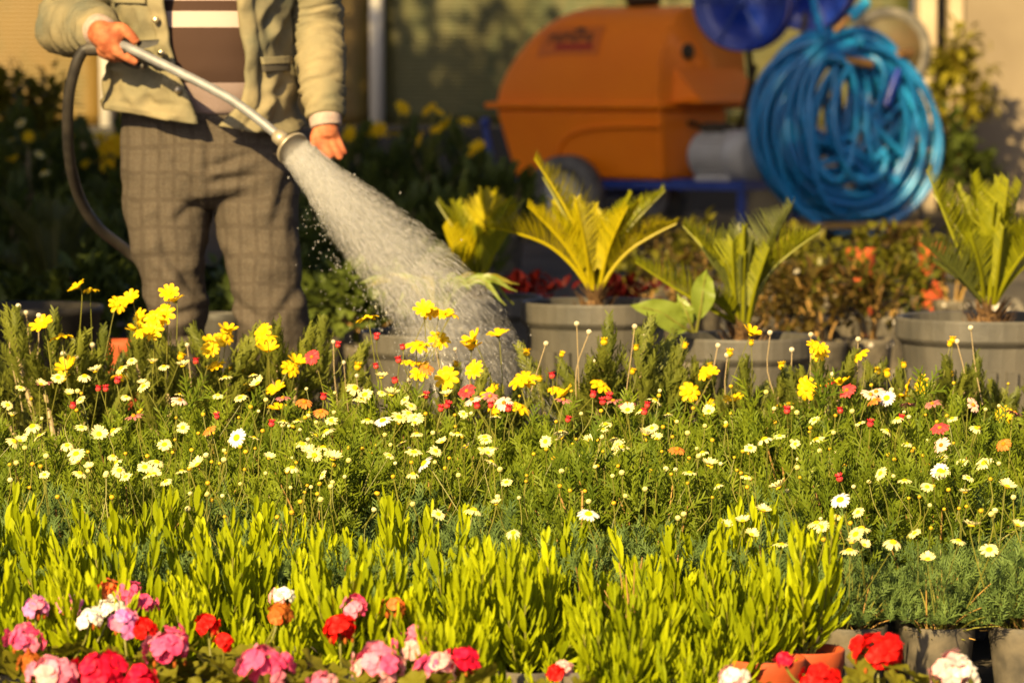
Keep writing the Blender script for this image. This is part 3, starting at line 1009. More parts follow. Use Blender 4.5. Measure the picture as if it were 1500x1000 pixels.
for ctrl, wd in (([(1012, 486, 0), (995, 475, -.03), (965, 455, -.05), (922, 445, -.06)], .037), ([(1016, 486, 0), (1008, 465, -.02), (1002, 450, -.02), (992, 430, 0)], .018), ([(1020, 486, 0), (1026, 450, -.02), (1030, 420, -.02), (1036, 395, .02)], .030),
                 ([(1018, 486, 0), (1012, 470, .04), (1000, 455, .08), (985, 450, .1)], .025)):
    obj('leaf', broad([loc_of(x, y, d, bl, 604) for x, y, d in ctrl], wd), bl)

# grey pot behind the spray with a strappy yellow green plant
b = P(640, 484, 600)
hh = CAM_H - (484 - 110) / 600
sp = thing('strap_leaved_plant', 'square shouldered grey pot with strappy yellow green leaves behind the spray', 'potted plant', (b[0], b[1], 0))
obj('pot', pot_mesh('pot', .19, hh, 'grey_pot', ribs=22), sp)
obj('soil', soil_mesh(.17), sp, (0, 0, hh - .045))
for k in range(14):
    a = k * 2.4
    x = math.cos(a)
    obj('leaf', broad([(x * .01, math.sin(a) * .01, hh - .03), (x * .05, math.sin(a) * .05, hh + .08), (x * .12, math.sin(a) * .10, hh + .13), (x * .2, math.sin(a) * .15, hh + .06 + .06 * random.random())], .012, 'broad_leaf' if k % 3 else 'yellow_leaf', .3), sp)
# ================================================================== FLOWER HEADS
def daisy_meshes(mat, discmat, R, petals, droop, seed, tilt=.55, stem=.12, discr=.36, pw=.78, layers=1, stemmat='stem_green'):
    """returns (petals + stem mesh, disc mesh); the head faces -y and up by 'tilt', its centre is the origin"""
    rg = np.random.default_rng(seed)
    M = Matrix.Rotation(tilt, 3, 'X')
    M = np.array(M)
    mb = MB()
    for ly in range(layers):
        for k in range(petals):
            a = 2 * math.pi * (k + .5 * ly) / petals + rg.normal(0, .07)
            L = R * rg.uniform(.88, 1.05) * (1 - .15 * ly)
            w_ = pw * R * math.pi / petals * .95 * rg.uniform(.85, 1.1)
            dr = droop + rg.normal(0, .12)
            ca, sa = math.cos(a), math.sin(a)
            rad = np.array([ca, sa, 0])
            tan = np.array([-sa, ca, 0])
            st = [(.22, .0, .5), (.5, .07, .95), (.8, .06, 1.0), (.94, .03, .75), (1.0, .01, .28)]
            pts = np.array([rad * L * q + np.array([0, 0, L * (z * 1.2 - dr * q * q * .5) + .001 * ly]) for q, z, _ in st])
            side = np.array([tan * w_ * ww for _, _, ww in st])
            fold = np.array([[0, 0, w_ * .25 * ww] for _, _, ww in st])
            ribbons(mb, (pts @ M.T)[None], (side @ M.T)[None], 0, [rg.random()], (fold @ M.T)[None])
    ax = M @ np.array([0, 0, 1.0])
    # calyx and stalk
    lathe(mb, [(.0, -.10 * R * 2), (.12 * R, -.10 * R * 2), (.28 * R, -.02 * R), (.2 * R, .0)], 10, 1, M=Matrix(M.tolist()).to_4x4())
    p0 = -ax * R * .15
    end = np.array([rg.normal(0, .015), .012, -stem])
    tube(mb, spline([p0, p0 - ax * .012, (p0 - ax * .02) * .45 + end * .45, end], 9), .0011, 5, 1, cap=False)
    me = mb.mesh('flower', [mat, stemmat])
    mb = MB()
    prof = [(discr * R, -.01 * R), (discr * R, .06 * R), (discr * R * .8, .17 * R), (discr * R * .45, .23 * R), (0, .24 * R)]
    lathe(mb, prof, 12, 0, M=Matrix(M.tolist()).to_4x4())
    for k in range(26):                          # florets
        rr = discr * R * math.sqrt((k + .5) / 26) * .92
        a = k * 2.4
        z = .06 * R + .18 * R * (1 - (rr / (discr * R)) ** 2)
        c = M @ np.array([rr * math.cos(a), rr * math.sin(a), z])
        ellipsoid(mb, c, (.055 * R,) * 3, 5, 3, 0, rg.random())
    return me, mb.mesh('disc', [discmat])

def bud_mesh(mat, r, seed, stem=.08, stemmat='stem_green', crown=None):
    rg = np.random.default_rng(seed)
    mb = MB()
    ellipsoid(mb, (0, 0, 0), (r, r, r * .92), 9, 6, 0, rg.random())
    lathe(mb, [(0, -r * 1.1), (r * .4, -r * 1.05), (r * 1.02, -r * .1), (r * .9, -.0)], 9, 1)
    tube(mb, spline([(0, 0, -r), (rg.normal(0, .006), rg.normal(0, .006), -stem * .5), (rg.normal(0, .012), rg.normal(0, .012), -stem)], 7), .0010, 5, 1, cap=False)
    if crown:
        for k in range(9):
            a = k / 9 * 6.283
            d = np.array([math.cos(a) * .7, math.sin(a) * .7, .8])
            ribbons(mb, np.array([[d * r * .6, d * r * 1.3, d * r * 1.75]]), np.array([[np.array([-math.sin(a), math.cos(a), 0]) * r * q for q in (.3, .32, .1)]]), 0)
    return mb.mesh('bud', [mat, stemmat])

HEADS = {
    'w': [daisy_meshes('petal_cream', 'disc_yellow', .0175, 17, d, 20 + i, t) for i, (d, t) in enumerate(((.25, .35), (.5, .15), (.1, .6), (.35, .25), (.6, .05), (-1.3, .2), (-1.0, .5), (.9, .4), (.2, .8)))],
    'W': [daisy_meshes('petal_white', 'disc_yellow', .0190, 19, d, 30 + i, t) for i, (d, t) in enumerate(((.2, .9), (.3, .6)))],
    'b': [daisy_meshes('petal_blush', 'disc_dark', .0190, 15, d, 40 + i, t, discr=.22) for i, (d, t) in enumerate(((.1, 1.1), (.4, .4)))],
    'r': [daisy_meshes('petal_red', 'disc_dark', .0190, 17, d, 50 + i, t, discr=.2, layers=2) for i, (d, t) in enumerate(((.1, .9), (.2, .5)))],
    'm': [daisy_meshes('petal_mauve', 'disc_dark', .0190, 15, d, 60 + i, t, discr=.22) for i, (d, t) in enumerate(((.3, .1), (.2, -.2)))],
    'o': [daisy_meshes('petal_rust', 'disc_dark', .0175, 13, d, 66 + i, t, discr=.26) for i, (d, t) in enumerate(((.9, .3), (.6, .6)))],
    'y': [daisy_meshes('petal_yellow', 'disc_yellow', .0255, n, d, 70 + i, t, stem=.13, discr=.26, pw=.62) for i, (d, t, n) in enumerate(((.0, .55, 10), (.2, .9, 9), (-.5, .4, 8), (.1, 1.2, 10), (.35, .3, 9), (-1.2, .25, 8), (-.6, .7, 8), (.5, .1, 9)))],
}
BUDS = {
    'c': [bud_mesh('bud_cream', .0045, 80 + i) for i in range(4)],
    'a': [bud_mesh('bud_amber', .0037, 90 + i) for i in range(4)],
    'R': [bud_mesh('bud_red', .0062, 100 + i, crown=True) for i in range(3)],
    'B': [bud_mesh('bud_white', .0054, 110 + i, stem=.15, stemmat='stem_pale') for i in range(3)],
    'Y': [bud_mesh('petal_yellow', .0072, 116 + i, stem=.13, crown=True) for i in range(2)],
}

def put_flower(parent, kind, pos, scale=1.0, rot=None):
    """pos is in world space, parents are never rotated"""
    a, d = random.choice(HEADS[kind])
    loc = np.array(pos) - np.array(parent.location)
    rz = random.gauss(-.40, .65) if rot is None else rot
    f = obj('flower', a, parent, loc, (random.gauss(0, .24), random.gauss(0, .24), rz), scale)
    obj('disc', d, f)
    return f

def put_bud(parent, kind, pos, scale=1.0):
    loc = np.array(pos) - np.array(parent.location)
    return obj('bud', random.choice(BUDS[kind]), parent, loc, (random.gauss(0, .15), random.gauss(0, .15), random.uniform(0, 6.3)), scale)

# ================================================================== PLANT PROTOTYPES
def shoots_dome(rg, n, R, H, z0, flat=1.0):
    """tips spread over a dome, with outward-up directions"""
    u = np.arange(n) + .5
    ph = np.arccos(1 - u / n * 1.0)                # upper half
    th = u * 2.399963 + rg.normal(0, .25, n)
    d = np.stack([np.sin(ph) * np.cos(th), np.sin(ph) * np.sin(th), np.cos(ph)], 1)
    tip = d * np.array([R, R, H]) * rg.uniform(.72, 1.06, (n, 1)) + np.array([0, 0, z0])
    dr = norm(d * np.array([.55, .55, .4]) + np.array([0, 0, .65]) + rg.normal(0, .16, (n, 3)))
    return tip, dr

def marguerite_mesh(seed, R, H, z0, mat, nshoot, per, leafL, w, woodmat='stem_wood', lob=.42):
    rg = np.random.default_rng(seed)
    mb = MB()
    tip, dr = shoots_dome(rg, nshoot, R, H, z0)
    inn = tip * np.array([.72, .72, .80]) * rg.uniform(.7, 1.0, (nshoot, 1))
    inn[:, 2] = np.maximum(inn[:, 2], z0 * .8)
    tip = np.concatenate([tip, inn])
    dr = np.concatenate([dr, norm(dr + rg.normal(0, .25, dr.shape))])
    n = len(tip)
    for q in range(n):
        if q % 2 == 0:
            base = np.array([rg.normal(0, .012), rg.normal(0, .012), z0 * .55])
            tube(mb, spline([base, base * .4 + tip[q] * .6 + np.array([0, 0, .01]), tip[q]], 6), np.linspace(.0024, .0009, 6), 4, 1 if q % 6 == 0 else 2, cap=False)
    k = np.repeat(np.arange(n), per)
    j = np.tile(np.arange(per), n)
    d0, s0, n0 = frame_of(dr[k])
    az = j * 2.399963 + rg.uniform(0, 6.28, n)[k]
    out_ = s0 * np.cos(az)[:, None] + n0 * np.sin(az)[:, None]
    spread = (.25 + .75 * (1 - j / per))[:, None]
    base = tip[k] - dr[k] * (leafL * 1.5 * (1 - j / per))[:, None]
    d = norm(d0 + out_ * spread * 1.0 + np.array([0, 0, .15]) + rg.normal(0, .32, d0.shape))
    s = norm(np.cross(d, out_ + rg.normal(0, .35, out_.shape)))
    nn = norm(np.cross(s, d))
    nn = np.where((nn[:, 2:3] < 0), -nn, nn)
    L = leafL * rg.uniform(.7, 1.2, len(k))
    feather(mb, base, d, s, nn, L, 3, lob, w, rg.normal(.12, .25, (len(L), 1)), 0, np.clip(rg.random(n)[k] * .6 + rg.random(len(k)) * .4, 0, 1), .6)
    zm = z0 * 1.08                                   # the leaves rest on the pot rim instead of hanging past it
    for a_ in mb.v:
        if len(a_) > 60:
            lo = (a_[:, 2] < zm)
            a_[lo, 2] = zm + (zm - a_[lo, 2]) * .25
    return mb.mesh('foliage', [mat, woodmat, 'stem_green'])

BLUE = [marguerite_mesh(200 + i, .118, .125, .105, 'marguerite_blue', 62, 9, .024, .0019, lob=.55) for i in range(5)]
GREEN = [marguerite_mesh(220 + i, .122, .165, .125, 'marguerite_green', 54, 10, .029, .0024, lob=.5) for i in range(5)]

def euryops_mesh(seed, R, H, z0, mat, nshoot, per, leafL, w):
    rg = np.random.default_rng(seed)
    mb = MB()
    tip, dr = shoots_dome(rg, nshoot, R, H, z0)
    tip[:, 2] += rg.normal(0, .03, nshoot)
    for q in range(nshoot):
        base = np.array([rg.normal(0, .02), rg.normal(0, .02), .10])
        knee = base * .5 + tip[q] * .5 + np.array([rg.normal(0, .015), rg.normal(0, .015), -.03])
        tube(mb, spline([base, knee, tip[q] - dr[q] * leafL * .8, tip[q]], 8), np.linspace(.0052, .0022, 8), 6, 1, cap=False)
    k = np.repeat(np.arange(nshoot), per)
    j = np.tile(np.arange(per), nshoot)
    d0, s0, n0 = frame_of(dr[k])
    az = j * 2.399963 + rg.uniform(0, 6.28, nshoot)[k]
    out_ = s0 * np.cos(az)[:, None] + n0 * np.sin(az)[:, None]
    q = (j / per)[:, None]
    base = tip[k] - dr[k] * leafL * 2.1 * (1 - q)
    d = norm(d0 * (.5 + .9 * q) + out_ * (1.05 - .6 * q))
    s = norm(np.cross(d, out_ * .2 + d0))
    nn = norm(np.cross(s, d))
    nn = np.where(np.sum(nn * d0, 1, keepdims=True) < 0, -nn, nn)
    L = leafL * (1.05 - .35 * (j / per)) * rg.uniform(.85, 1.15, len(k))
    feather(mb, base, d, s, nn, L, 5, .34, w, .16, 0, np.clip(rg.random(nshoot)[k] * .5 + rg.random(len(k)) * .5, 0, 1), .6)
    return mb.mesh('foliage', [mat, 'stem_pale'])

EURY = [euryops_mesh(240 + i, .15, .16, .22, 'euryops_leaf', 16, 28, .056, .0036) for i in range(5)]

def lance_mesh(seed, nst, H, z0, spread):
    """upright stems with narrow keeled leaves that hug the stem"""
    rg = np.random.default_rng(seed)
    mb = MB()
    P_, S_, Fo, R_ = [], [], [], []
    for q in range(nst):
        az = q * 2.4 + rg.normal(0, .3)
        rr = spread * math.sqrt((q + .5) / nst)
        o = np.array([math.cos(az), math.sin(az), 0])
        h = H * rg.uniform(.55, 1.12)
        lean = rr * rg.uniform(1.0, 2.3)
        st = spline([o * rr * .35 + np.array([0, 0, z0]), o * (rr * .35 + lean * .55) + np.array([0, 0, z0 + h * .42]), o * (rr * .35 + lean * .85) + np.array([rg.normal(0, .006), rg.normal(0, .006), z0 + h])], 20)
        tube(mb, st, np.linspace(.0026, .0012, 20), 5, 1, cap=False)
        nl = 25
        tone = rg.random()
        for j in range(nl):
            t = .06 + .94 * j / (nl - 1)
            x = t * 19
            i0 = min(int(x), 18)
            p = st[i0] + (st[i0 + 1] - st[i0]) * (x - i0)
            tg = norm(st[i0 + 1] - st[i0])
            d0, s0, n0 = frame_of(tg)
            a = j * 2.4 + q
            out_ = s0 * math.cos(a) + n0 * math.sin(a)
            sp = (1.0 - .85 * t) * rg.uniform(.55, 1.2) + .06
            d = norm(tg + out_ * sp)
            L = (.060 - .030 * abs(t - .45)) * rg.uniform(.75, 1.15) * (.8 if t > .93 else 1)
            w_ = L * .118 * rg.uniform(.85, 1.2)
            sd = norm(np.cross(d, out_))
            nn = norm(np.cross(sd, d))
            stn = np.array([0, .3, .62, .86, 1.0])
            pts = p + d * (L * stn)[:, None] - nn * (L * .16 * stn ** 2)[:, None] * (1 if sp > .3 else -.3)
            P_.append(pts)
            S_.append(sd * (w_ * np.array([.28, .75, 1.0, .72, .08]))[:, None])
            Fo.append(nn * (w_ * .45 * np.array([.3, .8, 1.0, .6, .1]))[:, None])
            R_.append(np.clip(tone * .45 + rg.random() * .35 + .25 * t, 0, 1))
    ribbons(mb, np.array(P_), np.array(S_), 0, np.array(R_), np.array(Fo))
    return mb.mesh('foliage', ['lance_leaf', 'stem_green'])

LANCE = [lance_mesh(260 + i, 14, .195, .100, .062) for i in range(7)]
SMALLPOT = pot_mesh('pot', .060, .118, 'black_pot', segs=28)
TERRAPOT = pot_mesh('pot', .060, .142, 'terracotta_pot', segs=28)
SMALLSOIL = soil_mesh(.055)

# ================================================================== MARGUERITE BED
DAISIES = [('w', l) for l in ((193, 535), (223, 538), (240, 544), (268, 543), (140, 551), (178, 547), (124, 558), (371, 556), (378, 569), (11, 600), (101, 584), (119, 633), (145, 643), (166, 638), (268, 633),
    (241, 658), (115, 684), (171, 684), (65, 702), (117, 700), (212, 691), (219, 703), (266, 697), (243, 712), (443, 658), (453, 669), (462, 645), (394, 678), (428, 692), (482, 670), (488, 679), (473, 702), (290, 688),
    (559, 560), (670, 642), (684, 662), (707, 664), (570, 674), (742, 713), (727, 745), (694, 754), (642, 760), (752, 787), (710, 647), (654, 586), (589, 656), (955, 634), (962, 650), (979, 614),
    (1120, 650), (1142, 646), (1099, 663), (1165, 657), (1193, 622), (1260, 627), (1196, 651), (1299, 638), (1093, 705), (1141, 721), (1118, 755), (1101, 790), (1088, 770), (1145, 805), (1409, 684), (1418, 707), (1325, 711),
    (1358, 720), (1414, 728), (1381, 677), (1340, 788), (1404, 799), (1423, 777), (1449, 812), (1491, 776), (1226, 763), (1257, 757), (1442, 685), (1430, 634), (1328, 657), (1029, 670), (1039, 688), (1052, 718), (1262, 781), (1359, 826),
    (30, 575), (60, 570), (352, 590), (905, 660), (1010, 700), (1290, 700), (1475, 720), (415, 625), (85, 560), (1315, 620), (1395, 620), (330, 560), (520, 575))]
DAISIES += [('W', l) for l in ((347, 648), (561, 623), (622, 686), (862, 760), (1377, 697), (1231, 739), (1299, 590))]
DAISIES += [('b', l) for l in ((263, 593), (692, 593), (738, 597), (1379, 659), (1275, 585), (1425, 600))]
DAISIES += [('r', l) for l in ((457, 530), (1213, 571), (1241, 579), (1377, 634), (684, 580))]
DAISIES += [('m', l) for l in ((65, 568), (825, 593), (918, 599), (196, 617), (1330, 600))]
DAISIES += [('o', l) for l in ((446, 596), (306, 636), (992, 665), (1470, 657), (625, 545), (470, 610))]
_r = random.Random(4)
for _k in range(26):                        # clumps of smaller daisies that fill the bed
    cx_, cy_ = _r.choice([(_r.uniform(0, 520), _r.uniform(545, 690)), (_r.uniform(520, 1020), _r.uniform(585, 690)), (_r.uniform(1000, 1500), _r.uniform(620, 790))])
    for _j in range(_r.randint(1, 5)):
        DAISIES.append(('w', (cx_ + _r.gauss(0, 38), cy_ + _r.gauss(0, 13))))
for _k in range(7):
    DAISIES.append((_r.choice('ommb'), (_r.choice([_r.uniform(380, 780), _r.uniform(780, 1000), _r.uniform(1200, 1500)]), _r.uniform(580, 625))))
REDBUDS = [(107, 601), (144, 576), (155, 576), (172, 564), (318, 616), (495, 512), (287, 536), (552, 500), (584, 534), (551, 543), (579, 564), (646, 605), (699, 601), (719, 600), (624, 586), (809, 557), (832, 621), (869, 585), (892, 588), (883, 595),
    (948, 600), (944, 610), (1153, 608), (1231, 608), (1275, 627), (1320, 619), (1230, 707), (474, 588), (398, 627), (590, 515), (655, 600), (745, 605)]
BUDLIST = [('c' if random.random() < .45 else 'a', (random.uniform(0, 1500), 0)) for _ in range(10)]

def bed_s(py):
    """px per metre of a flower whose picture height is py: the beds rise towards the back"""
    return np.interp(py, [500, 560, 620, 690, 760, 830], [752, 770, 808, 868, 918, 945])

rows = [  # depth as scale at ground level, plant size, foliage, description
    (918, .97, BLUE, 'front row'), (886, 1.06, BLUE, 'second row'), (856, 1.20, BLUE, 'middle row'), (829, 1.05, GREEN, 'fourth row'), (803, 1.20, GREEN, 'fifth row'), (779, 1.30, GREEN, 'back row')]
plants = []
for ri, (s, sc, protos, rname) in enumerate(rows):
    sp = 108 * s / 918 * 1.30 if ri else 128
    x0 = {0: 1245 - 128 * 10}.get(ri, -60 + (ri % 2) * sp * .5)
    row = []
    x = x0
    while x < 1575:
        jx = random.gauss(0, 8) if ri else random.gauss(0, 3)
        row.append(x + jx)
        x += sp
    for i, px in enumerate(row):
        g = G(px, s * random.uniform(.988, 1.012) if ri else s)
        pool = protos
        if ri == 2 and random.random() < .35:
            pool = GREEN
        if ri in (1, 2) and 770 < px < 900:
            pool = GREEN
        t = thing('marguerite_plant', '', 'plant', (g[0], g[1], 0), 0, 'marguerite plants in the daisy bed')
        k = sc * random.uniform(.93, 1.08)
        obj('foliage', random.choice(pool), t, (0, 0, .022 if ri == 0 else 0), (random.gauss(0, .05), random.gauss(0, .05), random.uniform(0, 6.28)), k, kind='stuff')
        obj('pot', SMALLPOT, t)
        obj('soil', SMALLSOIL, t, (0, 0, .100))
        plants.append(dict(o=t, px=px, s=s, row=rname, ri=ri, i=i, k=k, blue=pool is BLUE, n={}))

def nearest(x, y):
    return min(plants, key=lambda p: (p['o'].location.x - x) ** 2 + (p['o'].location.y - y) ** 2)

CNT = {}
for kind, (px, py) in DAISIES:
    q = P(px, py - 7, bed_s(py) * 1.004)
    pl = nearest(q[0], q[1])
    pl['n'][kind] = pl['n'].get(kind, 0) + 1
    put_flower(pl['o'], kind, q, random.choice([.56, .62, .68, .74, .80, .90]) if kind == 'w' else random.uniform(.85, 1.0))
for px, py in REDBUDS:
    q = P(px, py - 6, bed_s(py) * 1.004)
    pl = nearest(q[0], q[1])
    pl['n']['R'] = pl['n'].get('R', 0) + 1
    put_bud(pl['o'], 'R', q, random.uniform(.85, 1.1))
for _ in range(290):
    px = random.uniform(-10, 1510)
    py = random.choice([random.uniform(560, 700), random.uniform(600, 730), random.uniform(650, 800 if px > 1050 else 760)])
    q = P(px, py, bed_s(py))
    pl = nearest(q[0], q[1])
    put_bud(pl['o'], 'c' if random.random() < .4 else 'a', q, random.uniform(.75, 1.2))
FL = {'w': 'cream daisies', 'W': 'a wide white daisy', 'b': 'a blush pink daisy', 'r': 'a red daisy', 'm': 'a flat mauve daisy', 'o': 'a wilted orange daisy', 'R': 'red buds'}
for p in plants:
    top = sorted(p['n'], key=lambda k: ('WbrmoRw'.index(k)))
    desc = FL[top[0]] if top else 'few open flowers'
    leaf = 'blue green' if p['blue'] else 'bright green'
    p['o']['label'] = f"{leaf} marguerite with {desc}, {ORD[min(p['i'], 17)]} along the {p['row']} of the bed"
# bare woody stems that show between the leaves
for px, s, hx in ((850, 880, .0),):
    g = G(px, s)
    pl = nearest(g[0], g[1])
    mb = MB()
    for k in range(3):
        a = random.uniform(-.6, .6)
        tube(mb, spline([(0, 0, .11), (a * .02, -.01, .18), (a * .06 + hx, -.02, .25), (a * .11 + hx, .01, .285 + random.uniform(-.02, .02))], 12), np.linspace(.0042, .0015, 12), 6, rnd=random.random())
    q = np.array([g[0], g[1], 0]) - np.array(pl['o'].location)
    obj('stem', mb.mesh('stem', ['stem_wood'], True), pl['o'], q)

# ================================================================== LANCE LEAVED PLANTS
LR = [(905, [-30, 45, 125, 205, 290, 372, 452, 540, 640, 730, 815, 1010, 1060]), (948, [0, 90, 175, 265, 345, 430, 520, 610, 690, 775, 860, 985, 1075]), (992, [-45, 50, 140, 230, 320, 405, 500, 590, 680, 765, 850, 940, 1030, 1105]),
      (1040, [640, 735, 830, 920, 1010])]
RN = ['back row', 'second row', 'third row', 'front row']
for r, (s, xs) in enumerate(LR):
    for i, px in enumerate(xs):
        g = G(px + random.gauss(0, 7), s * random.uniform(.99, 1.01))
        t = thing('lance_leaved_plant', f'yellow green lance leaved plant, {ORD[i]} from left, {RN[r]} behind the geraniums', 'plant', g, 0, 'lance leaved plants')
        k = random.uniform(.60, .95) * (1.06 if px < 560 and r == 0 else 1.0) * (.86 if r == 3 else 1)
        obj('foliage', random.choice(LANCE), t, (0, 0, 0), (random.gauss(0, .05), random.gauss(0, .05), random.uniform(0, 6.28)), (k, k, k), kind='stuff')
        obj('pot', SMALLPOT, t)
        obj('soil', SMALLSOIL, t, (0, 0, .100))
for px, s, lab, k in ((1178, 985, 'young sparse lance leaved plant in a terracotta pot at the row end', .92),):
    g = G(px, s)
    t = thing('lance_leaved_plant', lab, 'plant', g, 0, 'lance leaved plants')
    obj('foliage', lance_mesh(300, 7, .20, .10, .042), t, (0, 0, .04), (0, 0, 1.0), k, kind='stuff')
    obj('pot', TERRAPOT, t)
    obj('soil', SMALLSOIL, t, (0, 0, .122))
g = G(1120, 1000)
t = thing('flower_pot', 'empty looking terracotta pot under the geraniums beside the last lance plant', 'pot', g)
obj('pot', TERRAPOT, t)
obj('soil', SMALLSOIL, t, (0, 0, .122))
g = G(925, 962)
t = thing('dry_plant', 'small dried out brown plant between the yellow green lance plants', 'plant', g)
mb = MB()
for k in range(16):
    a = k * 2.4
    r_ = random.uniform(.01, .05)
    tube(mb, spline([(0, 0, .10), (r_ * .4 * math.cos(a), r_ * .4 * math.sin(a), .16), (r_ * math.cos(a), r_ * math.sin(a), random.uniform(.18, .26))], 7), np.linspace(.0022, .0008, 7), 5, rnd=random.random())
obj('stem', mb.mesh('stem', ['stem_wood'], True), t, kind='stuff')
obj('pot', SMALLPOT, t)
obj('soil', SMALLSOIL, t, (0, 0, .1))

# ================================================================== YELLOW DAISY BUSHES
YEL = [(132, 429), (172, 450), (248, 433), (205, 468), (225, 470), (240, 465), (205, 490), (222, 488), (62, 480), (90, 497), (385, 490), (392, 518), (333, 490), (308, 515), (315, 540), (346, 548), (435, 537), (538, 470), (610, 510), (643, 502),
       (600, 535), (616, 540), (654, 557), (330, 498), (645, 462), (730, 495), (690, 515), (695, 545), (770, 560), (720, 580), (628, 460), (660, 464), (880, 568), (1100, 494), (1035, 550), (1010, 578), (1075, 590), (1201, 519), (1262, 524), (1182, 572),
       (1230, 567), (1330, 570), (1350, 567), (1320, 585), (1470, 612), (815, 575), (175, 556), (405, 575), (1150, 600), (760, 600), (390, 500), (360, 570), (90, 562)]
ex = [-30, 70, 165, 262, 345, 425, 560, 650, 735, 905, 965, 1060, 1125, 1225, 1320, 1410, 1500]
eb = []
for i, px in enumerate(ex):
    s = random.uniform(700, 735)
    g = G(px, s)
    t = thing('yellow_daisy_bush', '', 'bush', g, 0, 'yellow daisy bushes behind the marguerites')
    k = random.uniform(1.12, 1.30) * (.80 if 500 < px < 800 else .86 if px > 930 else 1)
    obj('foliage', random.choice(EURY), t, (0, 0, 0), (0, 0, random.uniform(0, 6.28)), k, kind='stuff')
    obj('pot', SMALLPOT, t)
    eb.append(dict(o=t, px=px, s=s, n=0))
for px, py in YEL:
    p = min(eb, key=lambda p: abs(p['px'] - px))
    s = p['s'] * random.uniform(1.02, 1.045)
    q = P(px, py - 4, s)
    p['n'] += 1
    put_flower(p['o'], 'y', q, random.uniform(.75, 1.05))
    if random.random() < .35:
        p['n'] += 1
        put_flower(p['o'], 'y', P(px + random.gauss(0, 16), py + random.gauss(2, 10), s * 1.005), random.uniform(.7, .95))
for _ in range(44):
    px = random.uniform(0, 1500)
    p = min(eb, key=lambda p: abs(p['px'] - px))
    py = random.uniform(495, 565)
    kd = 'B' if random.random() < (.75 if px < 780 else .25) else 'Y'
    put_bud(p['o'], kd, P(px, py, p['s'] * 1.01), random.uniform(.7, 1.1))
for x, y in ((27, 448), (38, 458), (57, 462), (845, 474), (863, 486), (930, 478), (800, 503), (1128, 487), (1188, 490), (1160, 512), (1052, 506), (1065, 520), (1220, 548), (1422, 480), (1402, 500), (1252, 600), (942, 492)):
    p = min(eb, key=lambda p: abs(p['px'] - x))
    put_bud(p['o'], 'B', P(x, y, p['s'] * 1.01), 1.05)
for i, p in enumerate(eb):
    n = p['n']
    d = 'no open flowers' if n == 0 else 'one open flower' if n == 1 else 'a few open flowers' if n < 5 else 'many open flowers'
    p['o']['label'] = f'yellow daisy bush with {d}, {ORD[i]} from left behind the marguerites'

# ================================================================== GERANIUMS
def ger_leaf(seed, R):
    rg = np.random.default_rng(seed)
    mb = MB()
    n, K = 35, 4
    v = [(0, 0, 0)]
    for k in range(1, K + 1):
        for j in range(n):
            a = .35 + (2 * math.pi - .7) * j / (n - 1)
            r = R * k / K * (1 - .12 * abs(math.sin(a * 3.5)) * (k / K) ** 2) * (1 + .03 * math.sin(a * 17) * (k == K))
            v.append((r * math.cos(a), r * math.sin(a), R * (.22 * (k / K) ** 2 * (.4 + .35 * math.sin(a * 7 + seed)) + .10 * (k / K))))
    f = [(0, 1 + j, 2 + j) for j in range(n - 1)] + [(1 + (k - 1) * n + j, 1 + k * n + j, 2 + k * n + j, 2 + (k - 1) * n + j) for k in range(1, K) for j in range(n - 1)]
    mb.add(v, f, 0, .5)
    return mb.mesh('leaf', ['geranium_leaf'], True)
GLEAF = [ger_leaf(i, .030) for i in range(4)]

def floret_mesh(mat, seed, R=.0145):
    rg = np.random.default_rng(seed)
    mb = MB()
    for k in range(6):
        a = k * 2 * math.pi / 5.6 + rg.normal(0, .1)
        rad = np.array([math.cos(a), math.sin(a), 0])
        tan = np.array([-math.sin(a), math.cos(a), 0])
        L = R * rg.uniform(.85, 1.1)
        cup = rg.uniform(.1, .5)
        st = [(.05, .15), (.4, .55), (.75, .80), (.95, .62), (1.03, .25)]
        pts = np.array([rad * L * q + np.array([0, 0, L * (cup * q - .35 * q * q)]) for q, _ in st])
        ribbons(mb, pts[None], np.array([tan * L * ww * .72 for _, ww in st])[None], 0, [rg.random()], np.array([[0, 0, L * .16 * ww] for _, ww in st])[None])
    tube(mb, [(0, 0, 0), (0, 0, -R * 1.5)], .0009, 4, 1, cap=False)
    return mb.mesh('floret', [mat, 'stem_green'])
FLORET = {}
for key, mat in (('h', 'geranium_hotpink'), ('p', 'geranium_pink'), ('o', 'geranium_orchid'), ('l', 'geranium_pale'), ('w', 'geranium_white'), ('r', 'geranium_red'), ('c', 'geranium_crimson'), ('k', 'geranium_coral'), ('x', 'geranium_wilted')):
    FLORET[key] = [floret_mesh(mat, 400 + 7 * i + ord(key)) for i in range(3)]
UMB = [(52, 892, 40, 'o'), (103, 890, 42, 'o'), (35, 937, 54, 'h'), (188, 870, 50, 'h'), (160, 866, 34, 'k'), (132, 906, 40, 'w'), (160, 893, 46, 'w'), (182, 912, 48, 'o'), (210, 886, 44, 'h'), (213, 921, 36, 'r'), (246, 950, 78, 'h'), (80, 992, 84, 'p'), (146, 986, 84, 'c'),
       (205, 1000, 56, 'c'), (306, 917, 40, 'r'), (328, 942, 26, 'r'), (386, 980, 84, 'h'), (413, 876, 34, 'l'), (408, 900, 36, 'x'), (520, 888, 40, 'p'), (498, 922, 56, 'r'), (606, 944, 72, 'p'), (553, 978, 84, 'p'), (637, 980, 64, 'p'), (674, 972, 56, 'c'), (575, 892, 32, 'x'),
       (1286, 958, 84, 'r'), (1396, 986, 80, 'l'), (1072, 996, 50, 'l'), (1200, 1000, 66, 'r'), (1148, 968, 26, 'c'), (824, 978, 26, 'l'), (812, 985, 24, 'r'), (45, 972, 34, 'x'), (475, 1004, 44, 'p')]
